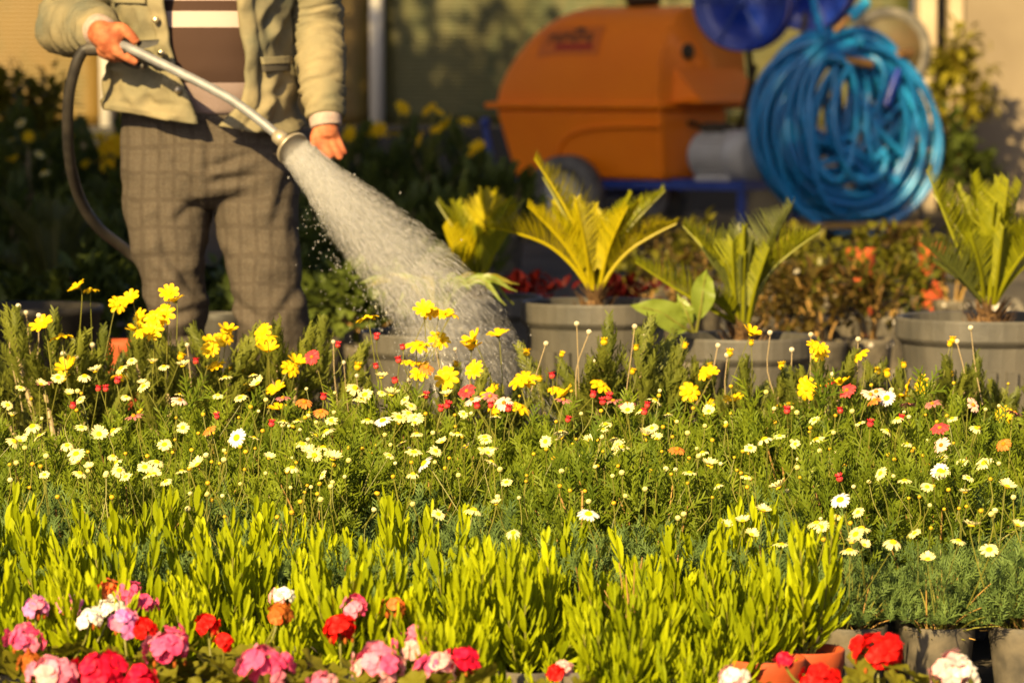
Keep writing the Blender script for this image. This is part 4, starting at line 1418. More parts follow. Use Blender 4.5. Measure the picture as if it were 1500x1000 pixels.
gp = [(30, 1085, 'pink'), (115, 1065, ''), (200, 1040, ''), (270, 1080, ''), (395, 1075, ''), (505, 1050, ''), (590, 1080, ''), (672, 1090, ''), (820, 1100, ''), (1075, 1120, ''), (1205, 1120, ''), (1290, 1070, ''), (1400, 1100, ''), (320, 1030, ''), (60, 1010, ''), (740, 1120, '')]
gers = []
for i, (px, s, _) in enumerate(gp):
    g = G(px, s)
    t = thing('geranium_plant', '', 'geranium', g, 0, 'potted geraniums along the front')
    obj('pot', SMALLPOT, t, scale=.95)
    obj('soil', SMALLSOIL, t, (0, 0, .095), scale=.95)
    big = px < 700
    for k in range(30 if big else 12):
        a = k * 2.4 + random.uniform(-.3, .3)
        rr = .022 + .072 * math.sqrt((k + .5) / 30)
        z = .135 + .045 * (1 - rr / .1) + random.uniform(-.02, .02)
        loc = (rr * math.cos(a), rr * math.sin(a), z)
        obj('leaf', random.choice(GLEAF), t, loc, (random.gauss(0, .25) - .45 * math.sin(a), random.gauss(0, .25) + .45 * math.cos(a), random.uniform(0, 6.28)), random.uniform(.6, 1.05))
    mb = MB()
    for k in range(7):
        a = k * .9
        tube(mb, spline([(0, 0, .09), (.02 * math.cos(a), .02 * math.sin(a), .115), (.055 * math.cos(a), .055 * math.sin(a), .135)], 6), .0022, 5, rnd=random.random(), cap=False)
    obj('stem', mb.mesh('stem', ['stem_green'], True), t)
    gers.append(dict(o=t, px=px, s=s, c=[]))
GC = {'h': 'hot pink', 'p': 'pink', 'o': 'orchid pink', 'l': 'pale pink', 'w': 'white', 'r': 'scarlet', 'c': 'crimson', 'k': 'coral', 'x': 'wilted rusty'}
for (px, py, size, key) in UMB:
    s = 985 + (py - 865) * .80
    q = P(px, py, s)
    p = min(gers, key=lambda p: abs(p['o'].location.x - q[0]) + .5 * abs(p['o'].location.y - q[1]))
    p['c'].append(key)
    R = size / s / 2 * .92
    loc = q - np.array(p['o'].location)
    mb = MB()
    tube(mb, spline([(0, 0, -R * .2), (-loc[0] * .15, -loc[1] * .15, -R * .2 - (loc[2] - .12) * .4), (-loc[0] * .7, -loc[1] * .7, -(loc[2] - .11))], 8), .0018, 6, 0, rnd=.5, cap=False)
    n = max(5, int(14 * (size / 75) ** 1.5) + 4)
    fl = []
    for k in range(n):
        z = 1 - 1.25 * (k + .5) / n
        a = k * 2.4
        rr = math.sqrt(max(0, 1 - z * z))
        d = np.array([rr * math.cos(a), rr * math.sin(a), z])
        e = d * np.array([R * .78, R * .78, R * .62]) * random.uniform(.72, 1.30) + np.array([random.gauss(0, R * .10), random.gauss(0, R * .10), random.gauss(0, R * .14)])
        tube(mb, [(0, 0, -R * .2), e * .85], .0007, 4, 0, rnd=.5, cap=False)
        fl.append((e, d))
    if size > 30:
        for k in range(5):
            a = k * 1.3
            ellipsoid(mb, (R * .7 * math.cos(a), R * .7 * math.sin(a), -R * .55), (.0028, .0028, .005), 6, 4, 1, random.random())
    head = obj('flower_head', mb.mesh('flower_head', ['stem_green', 'geranium_wilted']), p['o'], loc, label=f'{GC[key]} flower head')
    mixk = {'h': 'hhhp', 'p': 'pplh', 'o': 'ooop', 'l': 'llw', 'w': 'w', 'r': 'r', 'c': 'c', 'k': 'k', 'x': 'xxk'}[key]
    for e, d in fl:
        ro = Vector(d).to_track_quat('Z', 'Y').to_euler()
        ro.rotate_axis('Z', random.uniform(0, 6))
        obj('floret', random.choice(FLORET[random.choice(mixk)]), head, e, ro, random.uniform(.85, 1.15) * min(1.0, .55 + R / .09))
for i, p in enumerate(gers):
    cs = list(dict.fromkeys(GC[c] for c in p['c']))
    if cs:
        lab = 'potted geranium with ' + ' and '.join(cs[:3]) + ' flower heads'
    else:
        lab = 'potted geranium without open flowers'
    others = [q for q in gers if q is not p and list(dict.fromkeys(GC[c] for c in q['c'])) == cs]
    rank = sorted(range(len(gers)), key=lambda j: gers[j]['px']).index(i)
    p['o']['label'] = lab + f', {ORD[rank]} from the left'
# ================================================================== BACKGROUND PLANTS
def leafcloud(seed, R, H, z0, n, L, mat, wf=.32, stems=7, clumps=26, up=.2):
    rg = np.random.default_rng(seed)
    mb = MB()
    d = norm(rg.normal(size=(clumps, 3)))
    d[:, 2] = np.abs(d[:, 2]) * 1.5 - .5
    cc = d * rg.uniform(.45, 1, (clumps, 1)) * np.array([R, R, H / 2]) + np.array([0, 0, z0 + H / 2])
    for k in range(stems):
        c = cc[k]
        tube(mb, spline([(rg.normal(0, .01), rg.normal(0, .01), .05), (c[0] * .4, c[1] * .4, z0 + (c[2] - z0) * .4), tuple(c)], 7), np.linspace(.006, .002, 7), 5, 1, cap=False)
    ci = rg.integers(0, clumps, n)
    pos = cc[ci] + rg.normal(0, R * .17, (n, 3))
    dd, s, nn = frame_of(norm(pos - cc[ci]) + rg.normal(0, .5, (n, 3)) + np.array([0, 0, up]))
    LL = L * rg.uniform(.6, 1.2, (n, 1))
    st = np.array([0, .3, .65, 1.0])
    pts = pos[:, None, :] + dd[:, None, :] * (LL[:, :, None] * st[None, :, None]) - nn[:, None, :] * (LL[:, :, None] * .22 * (st ** 2)[None, :, None])
    side = s[:, None, :] * (LL[:, :, None] * wf * np.array([.2, .9, .8, .05])[None, :, None])
    fold = nn[:, None, :] * (LL[:, :, None] * wf * .4 * np.array([.2, .9, .8, .05])[None, :, None])
    ribbons(mb, pts, side, 0, np.clip(rg.random(clumps)[ci] * .6 + rg.random(n) * .4, 0, 1), fold)
    return mb.mesh('foliage', [mat, 'stem_wood'])

DARKEU = [euryops_mesh(500 + i, .17, .20, .20, 'shaded_leaf', 22, 24, .060, .0065) for i in range(3)]
BIGPOT = pot_mesh('pot', .13, .24, 'black_pot', segs=28)
BIGSOIL = soil_mesh(.12)
bgs = [(505, 300, 1.65), (562, 292, 1.6), (618, 305, 1.7), (676, 298, 1.65), (728, 310, 1.45), (480, 345, 1.4), (545, 352, 1.35), (608, 356, 1.3), (668, 360, 1.25),
       (-10, 300, 1.9), (45, 310, 1.8), (100, 296, 1.7), (158, 300, 1.7), (215, 310, 1.5), (20, 365, 1.3), (150, 372, 1.3), (195, 390, 1.2)]
bp = []
for i, (px, s, k) in enumerate(bgs):
    g = G(px, s)
    side = 'behind the lance nozzle' if px > 400 else 'behind the rubber hose'
    back = 'back' if s < 330 else 'front'
    same = sorted(q[0] for q in bgs if (q[0] > 400) == (px > 400) and (q[1] < 330) == (s < 330))
    t = thing('shade_bush', f'shade darkened potted bush {side}, {ORD[same.index(px)]} from the left in the {back} line', 'bush', g, 0, 'dim potted bushes in the background')
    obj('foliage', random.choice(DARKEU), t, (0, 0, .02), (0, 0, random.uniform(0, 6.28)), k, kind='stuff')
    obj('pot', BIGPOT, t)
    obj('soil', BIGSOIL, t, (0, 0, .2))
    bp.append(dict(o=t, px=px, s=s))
for px, py, k in ((590, 158, 2.3), (628, 160, 2.3), (640, 166, 2.2), (655, 184, 2.4), (640, 190, 2.2), (682, 176, 2.2), (615, 204, 2.3), (695, 224, 2.0), (512, 196, 2.4), (555, 190, 2.3), (540, 200, 2.0), (575, 196, 2.0), (700, 215, 2.0), (500, 205, 2.0),
                  (168, 208, 2.6), (155, 215, 2.4), (146, 205, 2.0), (150, 232, 2.4), (158, 242, 2.3), (172, 222, 2.2), (125, 240, 1.6), (20, 236, 1.6), (42, 200, 1.5), (110, 205, 1.5)):
    p = min(bp, key=lambda p: abs(p['px'] - px) + (60 if p['s'] > 330 else 0))
    f = put_flower(p['o'], 'y', P(px, py, p['s'] * 1.03), k * .80)
for px, py in ((65, 252), (18, 205), (58, 226), (30, 180)):
    p = min(bp, key=lambda p: abs(p['px'] - px) + (60 if p['s'] > 330 else 0))
    put_flower(p['o'], 'w', P(px, py, p['s'] * 1.03), 1.6)
CREAMY = leafcloud(520, .22, .45, .30, 900, .06, 'yellow_leaf')  # yellow leaf colour stands in for sunlight on this bush
g = G(20, 285)
t = thing('sunlit_bush', 'bush coloured sunlit yellow green against the ochre wall at the far left', 'bush', g)
obj('foliage', CREAMY, t, scale=1.35, kind='stuff')
obj('pot', BIGPOT, t)
# low green plants on the ground behind the legs, dim
LOWG = [leafcloud(530 + i, .13, .16, .13, 420, .05, 'shaded_leaf', .38, up=.6) for i in range(3)]
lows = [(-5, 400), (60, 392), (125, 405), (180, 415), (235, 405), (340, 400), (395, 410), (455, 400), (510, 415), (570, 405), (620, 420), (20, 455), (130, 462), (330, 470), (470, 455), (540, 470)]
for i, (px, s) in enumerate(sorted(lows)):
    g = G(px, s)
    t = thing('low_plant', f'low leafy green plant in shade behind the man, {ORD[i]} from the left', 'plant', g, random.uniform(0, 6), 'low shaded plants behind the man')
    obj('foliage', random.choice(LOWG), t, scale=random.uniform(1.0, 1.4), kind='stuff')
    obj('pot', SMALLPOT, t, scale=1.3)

# planters and loose pots
g = G(38, 255)
t = thing('wooden_crate', 'dark brown crate standing against the ochre wall', 'crate', g)
for k in range(6):
    mb = MB()
    box(mb, (-.26, -.2, k * .125), (.26, -.18, k * .125 + .11))
    bevel(obj('plank', mb.mesh('plank', ['caudex']), t), .004)
for x in (-.262, .222):
    mb = MB()
    box(mb, (x, -.178, 0), (x + .04, .2, .74))
    obj('side_panel', mb.mesh('side_panel', ['caudex']), t)
def loose_pot(px, rim_y, s, r, mat, label, name='flower_pot', segs=30):
    b = P(px, rim_y, s)
    h = b[2]
    b[2] = 0
    t = thing(name, label, 'pot', b)
    obj('pot', pot_mesh('pot', r, h, mat, segs=segs, taper=.75), t)
    obj('soil', soil_mesh(r * .9), t, (0, 0, h - .03))
    return t
loose_pot(40, 447, 545, .205, 'tub_black_shaded', 'wide black tub at the left edge behind the daisies', segs=40)
loose_pot(182, 498, 590, .062, 'terracotta_pot', 'orange red pot half hidden by yellow flowers beside the trouser leg')
t = loose_pot(322, 458, 545, .062, 'grey_pot', 'weathered grey pot seen between the man and his right trouser leg')
t['label'] = 'weathered grey pot seen in the gap between the trouser legs'
REDL = leafcloud(570, .10, .13, .22, 170, .05, 'shaded_red_leaf', .34, clumps=14, up=.4)
for px, s, sc_, lab in ((782, 455, 1.0, 'red leaved potted plant, darkened for shade, behind the golden cycad, next to the spray'), (922, 448, .95, 'red leaved potted plant, darkened for shade, between the golden cycad and the green cycad')):
    g = G(px, s)
    t = thing('red_leaved_plant', lab, 'plant', g, 0, 'dark red plants behind the golden cycad')
    obj('foliage', REDL, t, scale=sc_, kind='stuff')
    obj('pot', SMALLPOT, t, scale=1.5)
loose_pot(1262, 364, 405, .055, 'terracotta_pot', 'bright orange pot amid the rusty seedlings below the blue coil')
loose_pot(1366, 356, 395, .055, 'terracotta_pot', 'orange red pot behind the right hand cycad fronds')
loose_pot(905, 250, 330, .10, 'black_pot', 'black pot standing under the sprayer near its wheel') if False else None

# rusty seedlings between the two green cycads
RUST = [leafcloud(540 + i, .13, .25, .17, 150, .046, 'rusty_leaf' if i % 2 else 'seed_leaf', .34, clumps=24, up=.5) for i in range(4)]
SEEDPOT = pot_mesh('pot', .075, .19, 'black_pot', segs=24)
seeds = [(1140, 478), (1205, 484), (1272, 480), (1300, 440), (1120, 440), (1180, 436), (1240, 430), (1330, 425), (1150, 398), (1212, 402), (1275, 395), (1340, 392), (950, 420), (1000, 432), (1030, 400), (1090, 396), (1310, 372), (1180, 372), (1395, 410), (960, 380)]
def pebbles(R, n, seed):
    rg = np.random.default_rng(seed)
    mb = MB()
    for k in range(n):
        a, r = rg.uniform(0, 6.28), R * math.sqrt(rg.random())
        ellipsoid(mb, (r * math.cos(a), r * math.sin(a), rg.uniform(.0, .012)), rg.uniform(.006, .014, 3), 6, 4, 0 if rg.random() < .5 else 1, rg.random())
    return mb.mesh('pebbles', ['stone_white', 'stone_grey'], True)
PEB = pebbles(.068, 46, 1)
for i, (px, s) in enumerate(sorted(seeds)):
    g = G(px, s)
    near = 'nearest line' if s > 450 else 'middle line' if s > 410 else 'far line'
    same = sorted(q[0] for q in seeds if ('nearest line' if q[1] > 450 else 'middle line' if q[1] > 410 else 'far line') == near)
    t = thing('potted_seedling', f'rusty green potted seedling, {ORD[same.index(px)]} from the left in the {near} below the blue coil', 'seedling', g, random.uniform(0, 6), 'rusty seedlings between the cycads')
    obj('foliage', random.choice(RUST), t, scale=random.uniform(.85, 1.1), kind='stuff')
    obj('pot', SEEDPOT, t)
    obj('pebbles', PEB, t, (0, 0, .165), kind='stuff')
# gravel under them
rg = np.random.default_rng(77)
mb = MB()
for k in range(1500):
    q = G(rg.uniform(880, 1500), rg.uniform(330, 560))
    r = rg.uniform(.006, .022, 3)
    ellipsoid(mb, q + np.array([0, 0, r[2] * .4]), r, 5, 3, 0 if rg.random() < .25 else 1, rg.random())
gv = thing('gravel', 'pale and grey gravel on the ground between the pots', 'gravel', me=mb.mesh('gravel', ['stone_white', 'stone_grey']))
gv['kind'] = 'stuff'
# shrub by the beige wall
g = G(1398, 208)
t = thing('wall_shrub', 'slender yellow leaved shrub growing against the cream door frame', 'shrub', g)
obj('foliage', leafcloud(560, .26, .85, .45, 420, .11, 'yellow_leaf', .30, clumps=20), t, kind='stuff')
obj('stem', (lambda mb: (tube(mb, spline([(0, 0, 0), (.03, 0, .4), (-.02, 0, .8), (.02, 0, 1.2)], 10), np.linspace(.018, .006, 10), 6), mb.mesh('stem', ['stem_wood'], True))[1])(MB()), t)
g = G(1385, 222)
t = thing('dark_bush', 'dark bush in shadow at the foot of the beige wall', 'bush', g)
obj('foliage', leafcloud(561, .30, .55, .10, 700, .09, 'shaded_leaf', .32, clumps=30), t, kind='stuff')

# ================================================================== THE MAN
S0 = 620.0
D0 = F / S0
def Mn(px, py, dy=0.0):
    return P(px, py, F / (D0 + dy))
root_p = P(305, 230, S0)
root_p[2] = 0
man = thing('person', 'man in checked trousers and open khaki jacket watering the beds with a hose lance', 'person', root_p)
MO = np.array([root_p[0], root_p[1], 0.0])
def ml(px, py, dy=0.0):
    return Mn(px, py, dy) - MO

plainmat('skin', (0.25, 0.062, 0.026), (0.40, 0.140, 0.062), 38, 0.65, bumps=0.35, bump_scale=160, spec=0.25)
plainmat('hair_grey', (0.12, 0.11, 0.10), (0.2, 0.19, 0.17), 80, 0.7)
plainmat('eye_white', (0.6, 0.58, 0.55), None, rough=0.2)
plainmat('jacket_khaki', (0.105, 0.102, 0.068), (0.225, 0.186, 0.108), 6, 0.9, bumps=0.45, bump_scale=55, spec=0.15)
plainmat('jacket_sleeve', (0.095, 0.095, 0.070), (0.20, 0.165, 0.095), 8, 0.9, bumps=0.45, bump_scale=55, spec=0.15)
plainmat('jacket_shade', (0.05, 0.042, 0.03), None, rough=0.9)
plainmat('cuff_knit', (0.27, 0.20, 0.18), (0.34, 0.26, 0.23), 60, 0.9, bumps=0.5, bump_scale=200)
plainmat('button_metal', (0.5, 0.42, 0.28), None, rough=0.35, metal=0.8)
plainmat('shoe_black', (0.02, 0.018, 0.016), None, rough=0.5)

def plaid():
    m, nt, o = new_mat('trouser_check')
    p = nt.nodes.new('ShaderNodeBsdfPrincipled')
    p.inputs['Roughness'].default_value = 0.9
    p.inputs['Specular IOR Level'].default_value = 0.15
    tc = nt.nodes.new('ShaderNodeTexCoord')
    nz = nt.nodes.new('ShaderNodeTexNoise')
    nz.inputs['Scale'].default_value = 5
    nt.links.new(tc.outputs['Object'], nz.inputs['Vector'])
    vm = nt.nodes.new('ShaderNodeVectorMath')
    vm.operation = 'MULTIPLY_ADD'
    nt.links.new(nz.outputs['Color'], vm.inputs[0])
    vm.inputs[1].default_value = (.05, .05, .06)
    nt.links.new(tc.outputs['Object'], vm.inputs[2])
    sx = nt.nodes.new('ShaderNodeSeparateXYZ')
    nt.links.new(vm.outputs[0], sx.inputs[0])
    def line(src, pitch, width, off):
        a = nt.nodes.new('ShaderNodeMath'); a.operation = 'MULTIPLY_ADD'
        nt.links.new(src, a.inputs[0]); a.inputs[1].default_value = 1 / pitch; a.inputs[2].default_value = off
        b = nt.nodes.new('ShaderNodeMath'); b.operation = 'FRACT'
        nt.links.new(a.outputs[0], b.inputs[0])
        c = nt.nodes.new('ShaderNodeMath'); c.operation = 'PINGPONG'
        nt.links.new(b.outputs[0], c.inputs[0]); c.inputs[1].default_value = .5
        d = nt.nodes.new('ShaderNodeMapRange'); d.interpolation_type = 'SMOOTHSTEP'
        nt.links.new(c.outputs[0], d.inputs[0])
        d.inputs[1].default_value = width; d.inputs[2].default_value = width * 1.9; d.inputs[3].default_value = 1; d.inputs[4].default_value = 0
        return d.outputs[0]
    def mx(a, b):
        n = nt.nodes.new('ShaderNodeMath'); n.operation = 'MAXIMUM'
        nt.links.new(a, n.inputs[0]); nt.links.new(b, n.inputs[1])
        return n.outputs[0]
    l1 = mx(line(sx.outputs[0], .038, .085, .1), line(sx.outputs[2], .062, .055, .3))
    l2 = mx(line(sx.outputs[0], .019, .09, .42), line(sx.outputs[2], .0207, .09, .75))
    c = mixc(nt, ramp(nt, noise_tex(nt, 260, 2), .35, .65), (.056, .046, .036), (.078, .064, .050))
    k = nt.nodes.new('ShaderNodeMath'); k.operation = 'MULTIPLY'; nt.links.new(l2, k.inputs[0]); k.inputs[1].default_value = .22
    c = mixc(nt, k.outputs[0], c, (.05, .036, .025))
    k = nt.nodes.new('ShaderNodeMath'); k.operation = 'MULTIPLY'; nt.links.new(l1, k.inputs[0]); k.inputs[1].default_value = .37
    c = mixc(nt, k.outputs[0], c, (.032, .024, .018))
    nt.links.new(c, p.inputs['Base Color'])
    nt.links.new(bump(nt, noise_tex(nt, 24, 4), .5, .01), p.inputs['Normal'])
    nt.links.new(p.outputs[0], o.inputs[0])
plaid()

def stripes(zs):
    m, nt, o = new_mat('sweater_stripes')
    p = nt.nodes.new('ShaderNodeBsdfPrincipled')
    p.inputs['Roughness'].default_value = 0.95
    p.inputs['Specular IOR Level'].default_value = 0.1
    tc = nt.nodes.new('ShaderNodeTexCoord')
    sx = nt.nodes.new('ShaderNodeSeparateXYZ')
    nt.links.new(tc.outputs['Object'], sx.inputs[0])
    r = nt.nodes.new('ShaderNodeValToRGB')
    r.color_ramp.interpolation = 'CONSTANT'
    mr = nt.nodes.new('ShaderNodeMapRange')
    mr.inputs[1].default_value = 0.8
    mr.inputs[2].default_value = 1.6
    nt.links.new(sx.outputs[2], mr.inputs[0])
    nt.links.new(mr.outputs[0], r.inputs[0])
    els = r.color_ramp.elements
    while len(els) < len(zs):
        els.new(.5)
    for e, (z, c) in zip(els, zs):
        e.position = (z - .8) / .8
        e.color = (*c, 1)
    nt.links.new(r.outputs[0], p.inputs['Base Color'])
    nt.links.new(bump(nt, noise_tex(nt, 300, 2), .3, .003), p.inputs['Normal'])
    nt.links.new(p.outputs[0], o.inputs[0])
zc = lambda py: float(Mn(310, py, -.16)[2])
DK, LT, GY = (.045, .026, .020), (.36, .28, .26), (.24, .18, .17)
stripes([(.8, GY), (zc(122), DK), (zc(42), LT), (zc(18), DK), (zc(2), LT), (zc(-14), DK), (zc(-70), LT), (zc(-88), DK), (zc(-140), LT), (zc(-158), DK)])

def loft(mb, secs, segs=32, mat=0, p=2.0, cap=True, wr=0.0, seed=0.0):
    """secs: (centre, half axis a, half axis b)"""
    th = np.arange(segs) / segs * 2 * math.pi
    ca, sa = np.cos(th), np.sin(th)
    if p != 2.0:
        ca = np.sign(ca) * np.abs(ca) ** (2 / p)
        sa = np.sign(sa) * np.abs(sa) ** (2 / p)
    v = []
    for i, (c, a, b) in enumerate(secs):
        ring = np.array(c) + ca[:, None] * np.array(a) + sa[:, None] * np.array(b)
        if wr:
            for j in range(segs):
                q = ring[j] - np.array(c)
                nz = noise.noise(Vector((i * .55 + seed, ca[j] * .9, sa[j] * .9))) + .45 * (1 - 2 * abs(noise.noise(Vector((i * .62 + seed, ca[j] * 1.2 + i * .18, sa[j] * 1.2)))))
                ring[j] = np.array(c) + q * (1 + wr * nz)
        v.append(ring)
    n = len(secs)
    f = [(i * segs + j, i * segs + (j + 1) % segs, (i + 1) * segs + (j + 1) % segs, (i + 1) * segs + j) for i in range(n - 1) for j in range(segs)]
    if cap:
        f += [tuple(range(segs))[::-1], tuple((n - 1) * segs + j for j in range(segs))]
    mb.add(np.concatenate(v), f, mat, .5)

def remesh(me, voxel, smooth=6, fac=.5):
    o = bpy.data.objects.new('tmp', me)
    C.objects.link(o)
    m = o.modifiers.new('r', 'REMESH')
    m.mode = 'VOXEL'
    m.voxel_size = voxel
    if smooth:
        s = o.modifiers.new('s', 'SMOOTH')
        s.iterations = smooth
        s.factor = fac
    dg = bpy.context.evaluated_depsgraph_get()
    r = bpy.data.meshes.new_from_object(o.evaluated_get(dg))
    mats = list(me.materials)
    bpy.data.objects.remove(o)
    r.materials.clear()
    for k in mats:
        r.materials.append(k)
    r.polygons.foreach_set('use_smooth', np.ones(len(r.polygons), bool))
    return r

def displace(me, fn):
    n = len(me.vertices)
    co = np.empty(n * 3)
    me.vertices.foreach_get('co', co)
    co = co.reshape(-1, 3)
    nr = np.empty(n * 3)
    me.vertex_normals.foreach_get('vector', nr)
    nr = nr.reshape(-1, 3)
    h = np.array([fn(Vector(c)) for c in co])
    me.vertices.foreach_set('co', (co + nr * h[:, None]).ravel())
    me.update()

# trousers
def ring_px(py, xl, xr, dy, ry):
    a, b = ml(xl, py, dy), ml(xr, py, dy)
    c = (a + b) / 2
    return (c, ((b - a) / 2) * np.array([1, 1, 0]), np.array([0, ry, 0]))
mb = MB()
loft(mb, [ring_px(*q) for q in ((140, 186, 418, 0, .135), (170, 178, 424, 0, .14), (200, 178, 430, 0, .142), (250, 179, 434, 0, .14), (285, 182, 433, 0, .12), (300, 200, 415, 0, .07))], 40, p=2.3)
loft(mb, [ring_px(*q) for q in ((200, 176, 306, 0, .12), (262, 179, 301, -.005, .118), (300, 183, 303, -.01, .108), (350, 194, 302, -.02, .098), (400, 206, 301, -.03, .088), (444, 217, 300, -.03, .082), (480, 227, 299, -.02, .078), (520, 233, 298, -.01, .075), (580, 236, 301, 0, .076), (640, 233, 303, .0, .072), (700, 238, 305, .0, .07))], 32)
loft(mb, [ring_px(*q) for q in ((200, 304, 436, 0, .12), (262, 309, 435, -.005, .118), (300, 316, 434, -.01, .108), (350, 325, 435, -.03, .100), (400, 339, 440, -.05, .093), (444, 347, 444, -.055, .088), (480, 350, 452, -.05, .086), (520, 354, 455, -.04, .082), (580, 357, 456, -.03, .078), (640, 358, 456, -.02, .074), (700, 360, 455, -.02, .072))], 32)
tm_ = remesh(mb.mesh('trousers', ['trouser_check']), .007, 10, .6)
CREASES = []
for (x0, y0, x1, y1, dp, wd) in ((232, 165, 258, 240, .009, .011), (258, 240, 292, 298, .008, .011), (300, 248, 372, 226, .011, .010), (306, 266, 376, 258, .008, .010), (318, 292, 384, 290, .006, .010),
                                 (234, 325, 244, 372, .014, .014), (244, 372, 288, 428, .018, .015), (300, 330, 292, 400, .007, .010), (335, 345, 392, 384, .008, .012), (303, 175, 304, 290, .006, .007), (278, 300, 250, 330, .008, .012),
                                 (345, 440, 392, 474, .010, .012), (440, 420, 400, 470, .008, .012), (232, 470, 285, 452, .010, .011), (240, 505, 292, 488, .010, .011), (352, 500, 430, 512, .008, .012), (420, 250, 400, 330, .007, .012)):
    a_, b_ = ml(x0, y0, -.12), ml(x1, y1, -.12)
    CREASES.append((float(a_[0]), float(a_[2]), float(b_[0]), float(b_[2]), dp, wd))
def tr_fold(c):
    x, y, z = c
    a = noise.noise(Vector((x * 9 + z * 5, y * 6, z * 4 - x * 3)))
    b = 1 - 2 * abs(noise.noise(Vector((x * 12 - z * 8 + 3, y * 8, z * 9 + x * 6))))
    d = 1 - 2 * abs(noise.noise(Vector((x * 6 + 7, y * 5, z * 15))))
    low = max(0.0, min(1.0, (.95 - z) * 3))
    cr = 0.0
    if y < .02:
        for (x0, z0, x1, z1, dp, wd) in CREASES:
            dx, dz = x1 - x0, z1 - z0
            L2 = dx * dx + dz * dz
            t = max(0.0, min(1.0, ((x - x0) * dx + (z - z0) * dz) / L2))
            px_, pz_ = x0 + t * dx, z0 + t * dz
            q = math.hypot(x - px_, z - pz_)
            sd = 1 if ((x - px_) * dz - (z - pz_) * dx) > 0 else -1
            e = math.sin(math.pi * (.12 + .76 * t)) if 0 < t < 1 else .37
            cr += dp * e * (-math.exp(-(q / wd) ** 2) + .75 * math.exp(-((q * sd - 1.7 * wd) / (1.2 * wd)) ** 2))
    return .006 * a + .007 * b * low + .005 * d * low + cr * .9
displace(tm_, tr_fold)
obj('trousers', tm_, man)
# fly seam and waistband
# sweater
def tors(z, rx, ry, cx, cy):
    return (np.array([cx, cy, z]), np.array([rx, 0, 0]), np.array([0, ry, 0]))
cx = float(ml(300, 100)[0])
mb = MB()
loft(mb, [tors(.895, .176, .130, cx, -.005), (tors(.95, .180, .142, cx, -.015)), tors(1.0, .182, .150, cx, -.022), tors(1.06, .182, .150, cx, -.022), tors(1.14, .182, .140, cx, -.012), tors(1.24, .185, .128, cx, 0), tors(1.34, .185, .115, cx, .01), tors(1.42, .15, .09, cx, .015), tors(1.47, .075, .07, cx, .015)], 40, p=2.3)
sm_ = remesh(mb.mesh('sweater', ['sweater_stripes']), .009, 8)
displace(sm_, lambda c: .006 * noise.noise(Vector((c.x * 8, c.y * 8, c.z * 12))))
obj('sweater', sm_, man)

# jacket body
def jac(phi, z):
    t = np.interp(z, [.84, .90, 1.0, 1.15, 1.30, 1.38, 1.44, 1.49], [0, 1, 2, 3, 4, 5, 6, 7])
    rx = np.interp(t, range(8), [.212, .210, .206, .208, .212, .205, .16, .085])
    ry = np.interp(t, range(8), [.168, .170, .176, .166, .150, .135, .105, .075])
    e = 2 / 2.25
    s, c = math.sin(phi), math.cos(phi)
    x = math.copysign(abs(s) ** e, s) * rx
    y = -math.copysign(abs(c) ** e, c) * ry
    return np.array([cx + x, y - .008, z])
zpy = lambda py: float(Mn(300, py, -.17)[2])
zl = [zpy(y) for y in (200, 160, 130, 100, 60, 0, -100, -170, -230)]
Lpx = [303, 298, 287, 270, 258, 252, 262, 275, 285]
Rpx = [300, 330, 356, 364, 362, 352, 344, 335, 325]
def edge_phi(z, px):
    xx = np.interp(z, zl, px)
    w_ = (xx - 298) / 640.0
    rx = .207
    q = max(-1, min(1, abs(w_) / rx))
    return math.copysign(math.asin(q ** (2.25 / 2)), w_)
nu, nv = 190, 110
JCR = [(216, 0, 228, 90, .006, .010), (182, 40, 212, 120, .009, .013), (190, 110, 232, 158, .010, .012), (215, 150, 285, 160, .007, .010), (240, 70, 262, 140, .005, .010), (392, 0, 386, 84, .007, .011), (372, 40, 384, 140, .008, .012),
       (412, 108, 392, 182, .010, .013), (375, 150, 404, 130, .007, .010), (350, 165, 385, 150, .006, .010), (176, 90, 200, 100, .007, .010), (420, 20, 408, 70, .008, .012), (200, 20, 178, 60, .007, .012), (230, 120, 215, 160, .006, .009)]
JSEG = [(float(ml(x0, y0, -.17)[0]), zpy(y0), float(ml(x1, y1, -.17)[0]), zpy(y1), d_, w_) for x0, y0, x1, y1, d_, w_ in JCR]
def jcrease(x, z):
    cr = 0.0
    for (x0, z0, x1, z1, dp, wd) in JSEG:
        dx, dz = x1 - x0, z1 - z0
        t = max(0.0, min(1.0, ((x - x0) * dx + (z - z0) * dz) / (dx * dx + dz * dz)))
        qx, qz = x0 + t * dx, z0 + t * dz
        q = math.hypot(x - qx, z - qz)
        sd = 1 if ((x - qx) * dz - (z - qz) * dx) > 0 else -1
        e = math.sin(math.pi * (.12 + .76 * t)) if 0 < t < 1 else .37
        cr += dp * e * (-math.exp(-(q / wd) ** 2) + .8 * math.exp(-((q * sd - 1.7 * wd) / (1.2 * wd)) ** 2))
    return cr
v = []
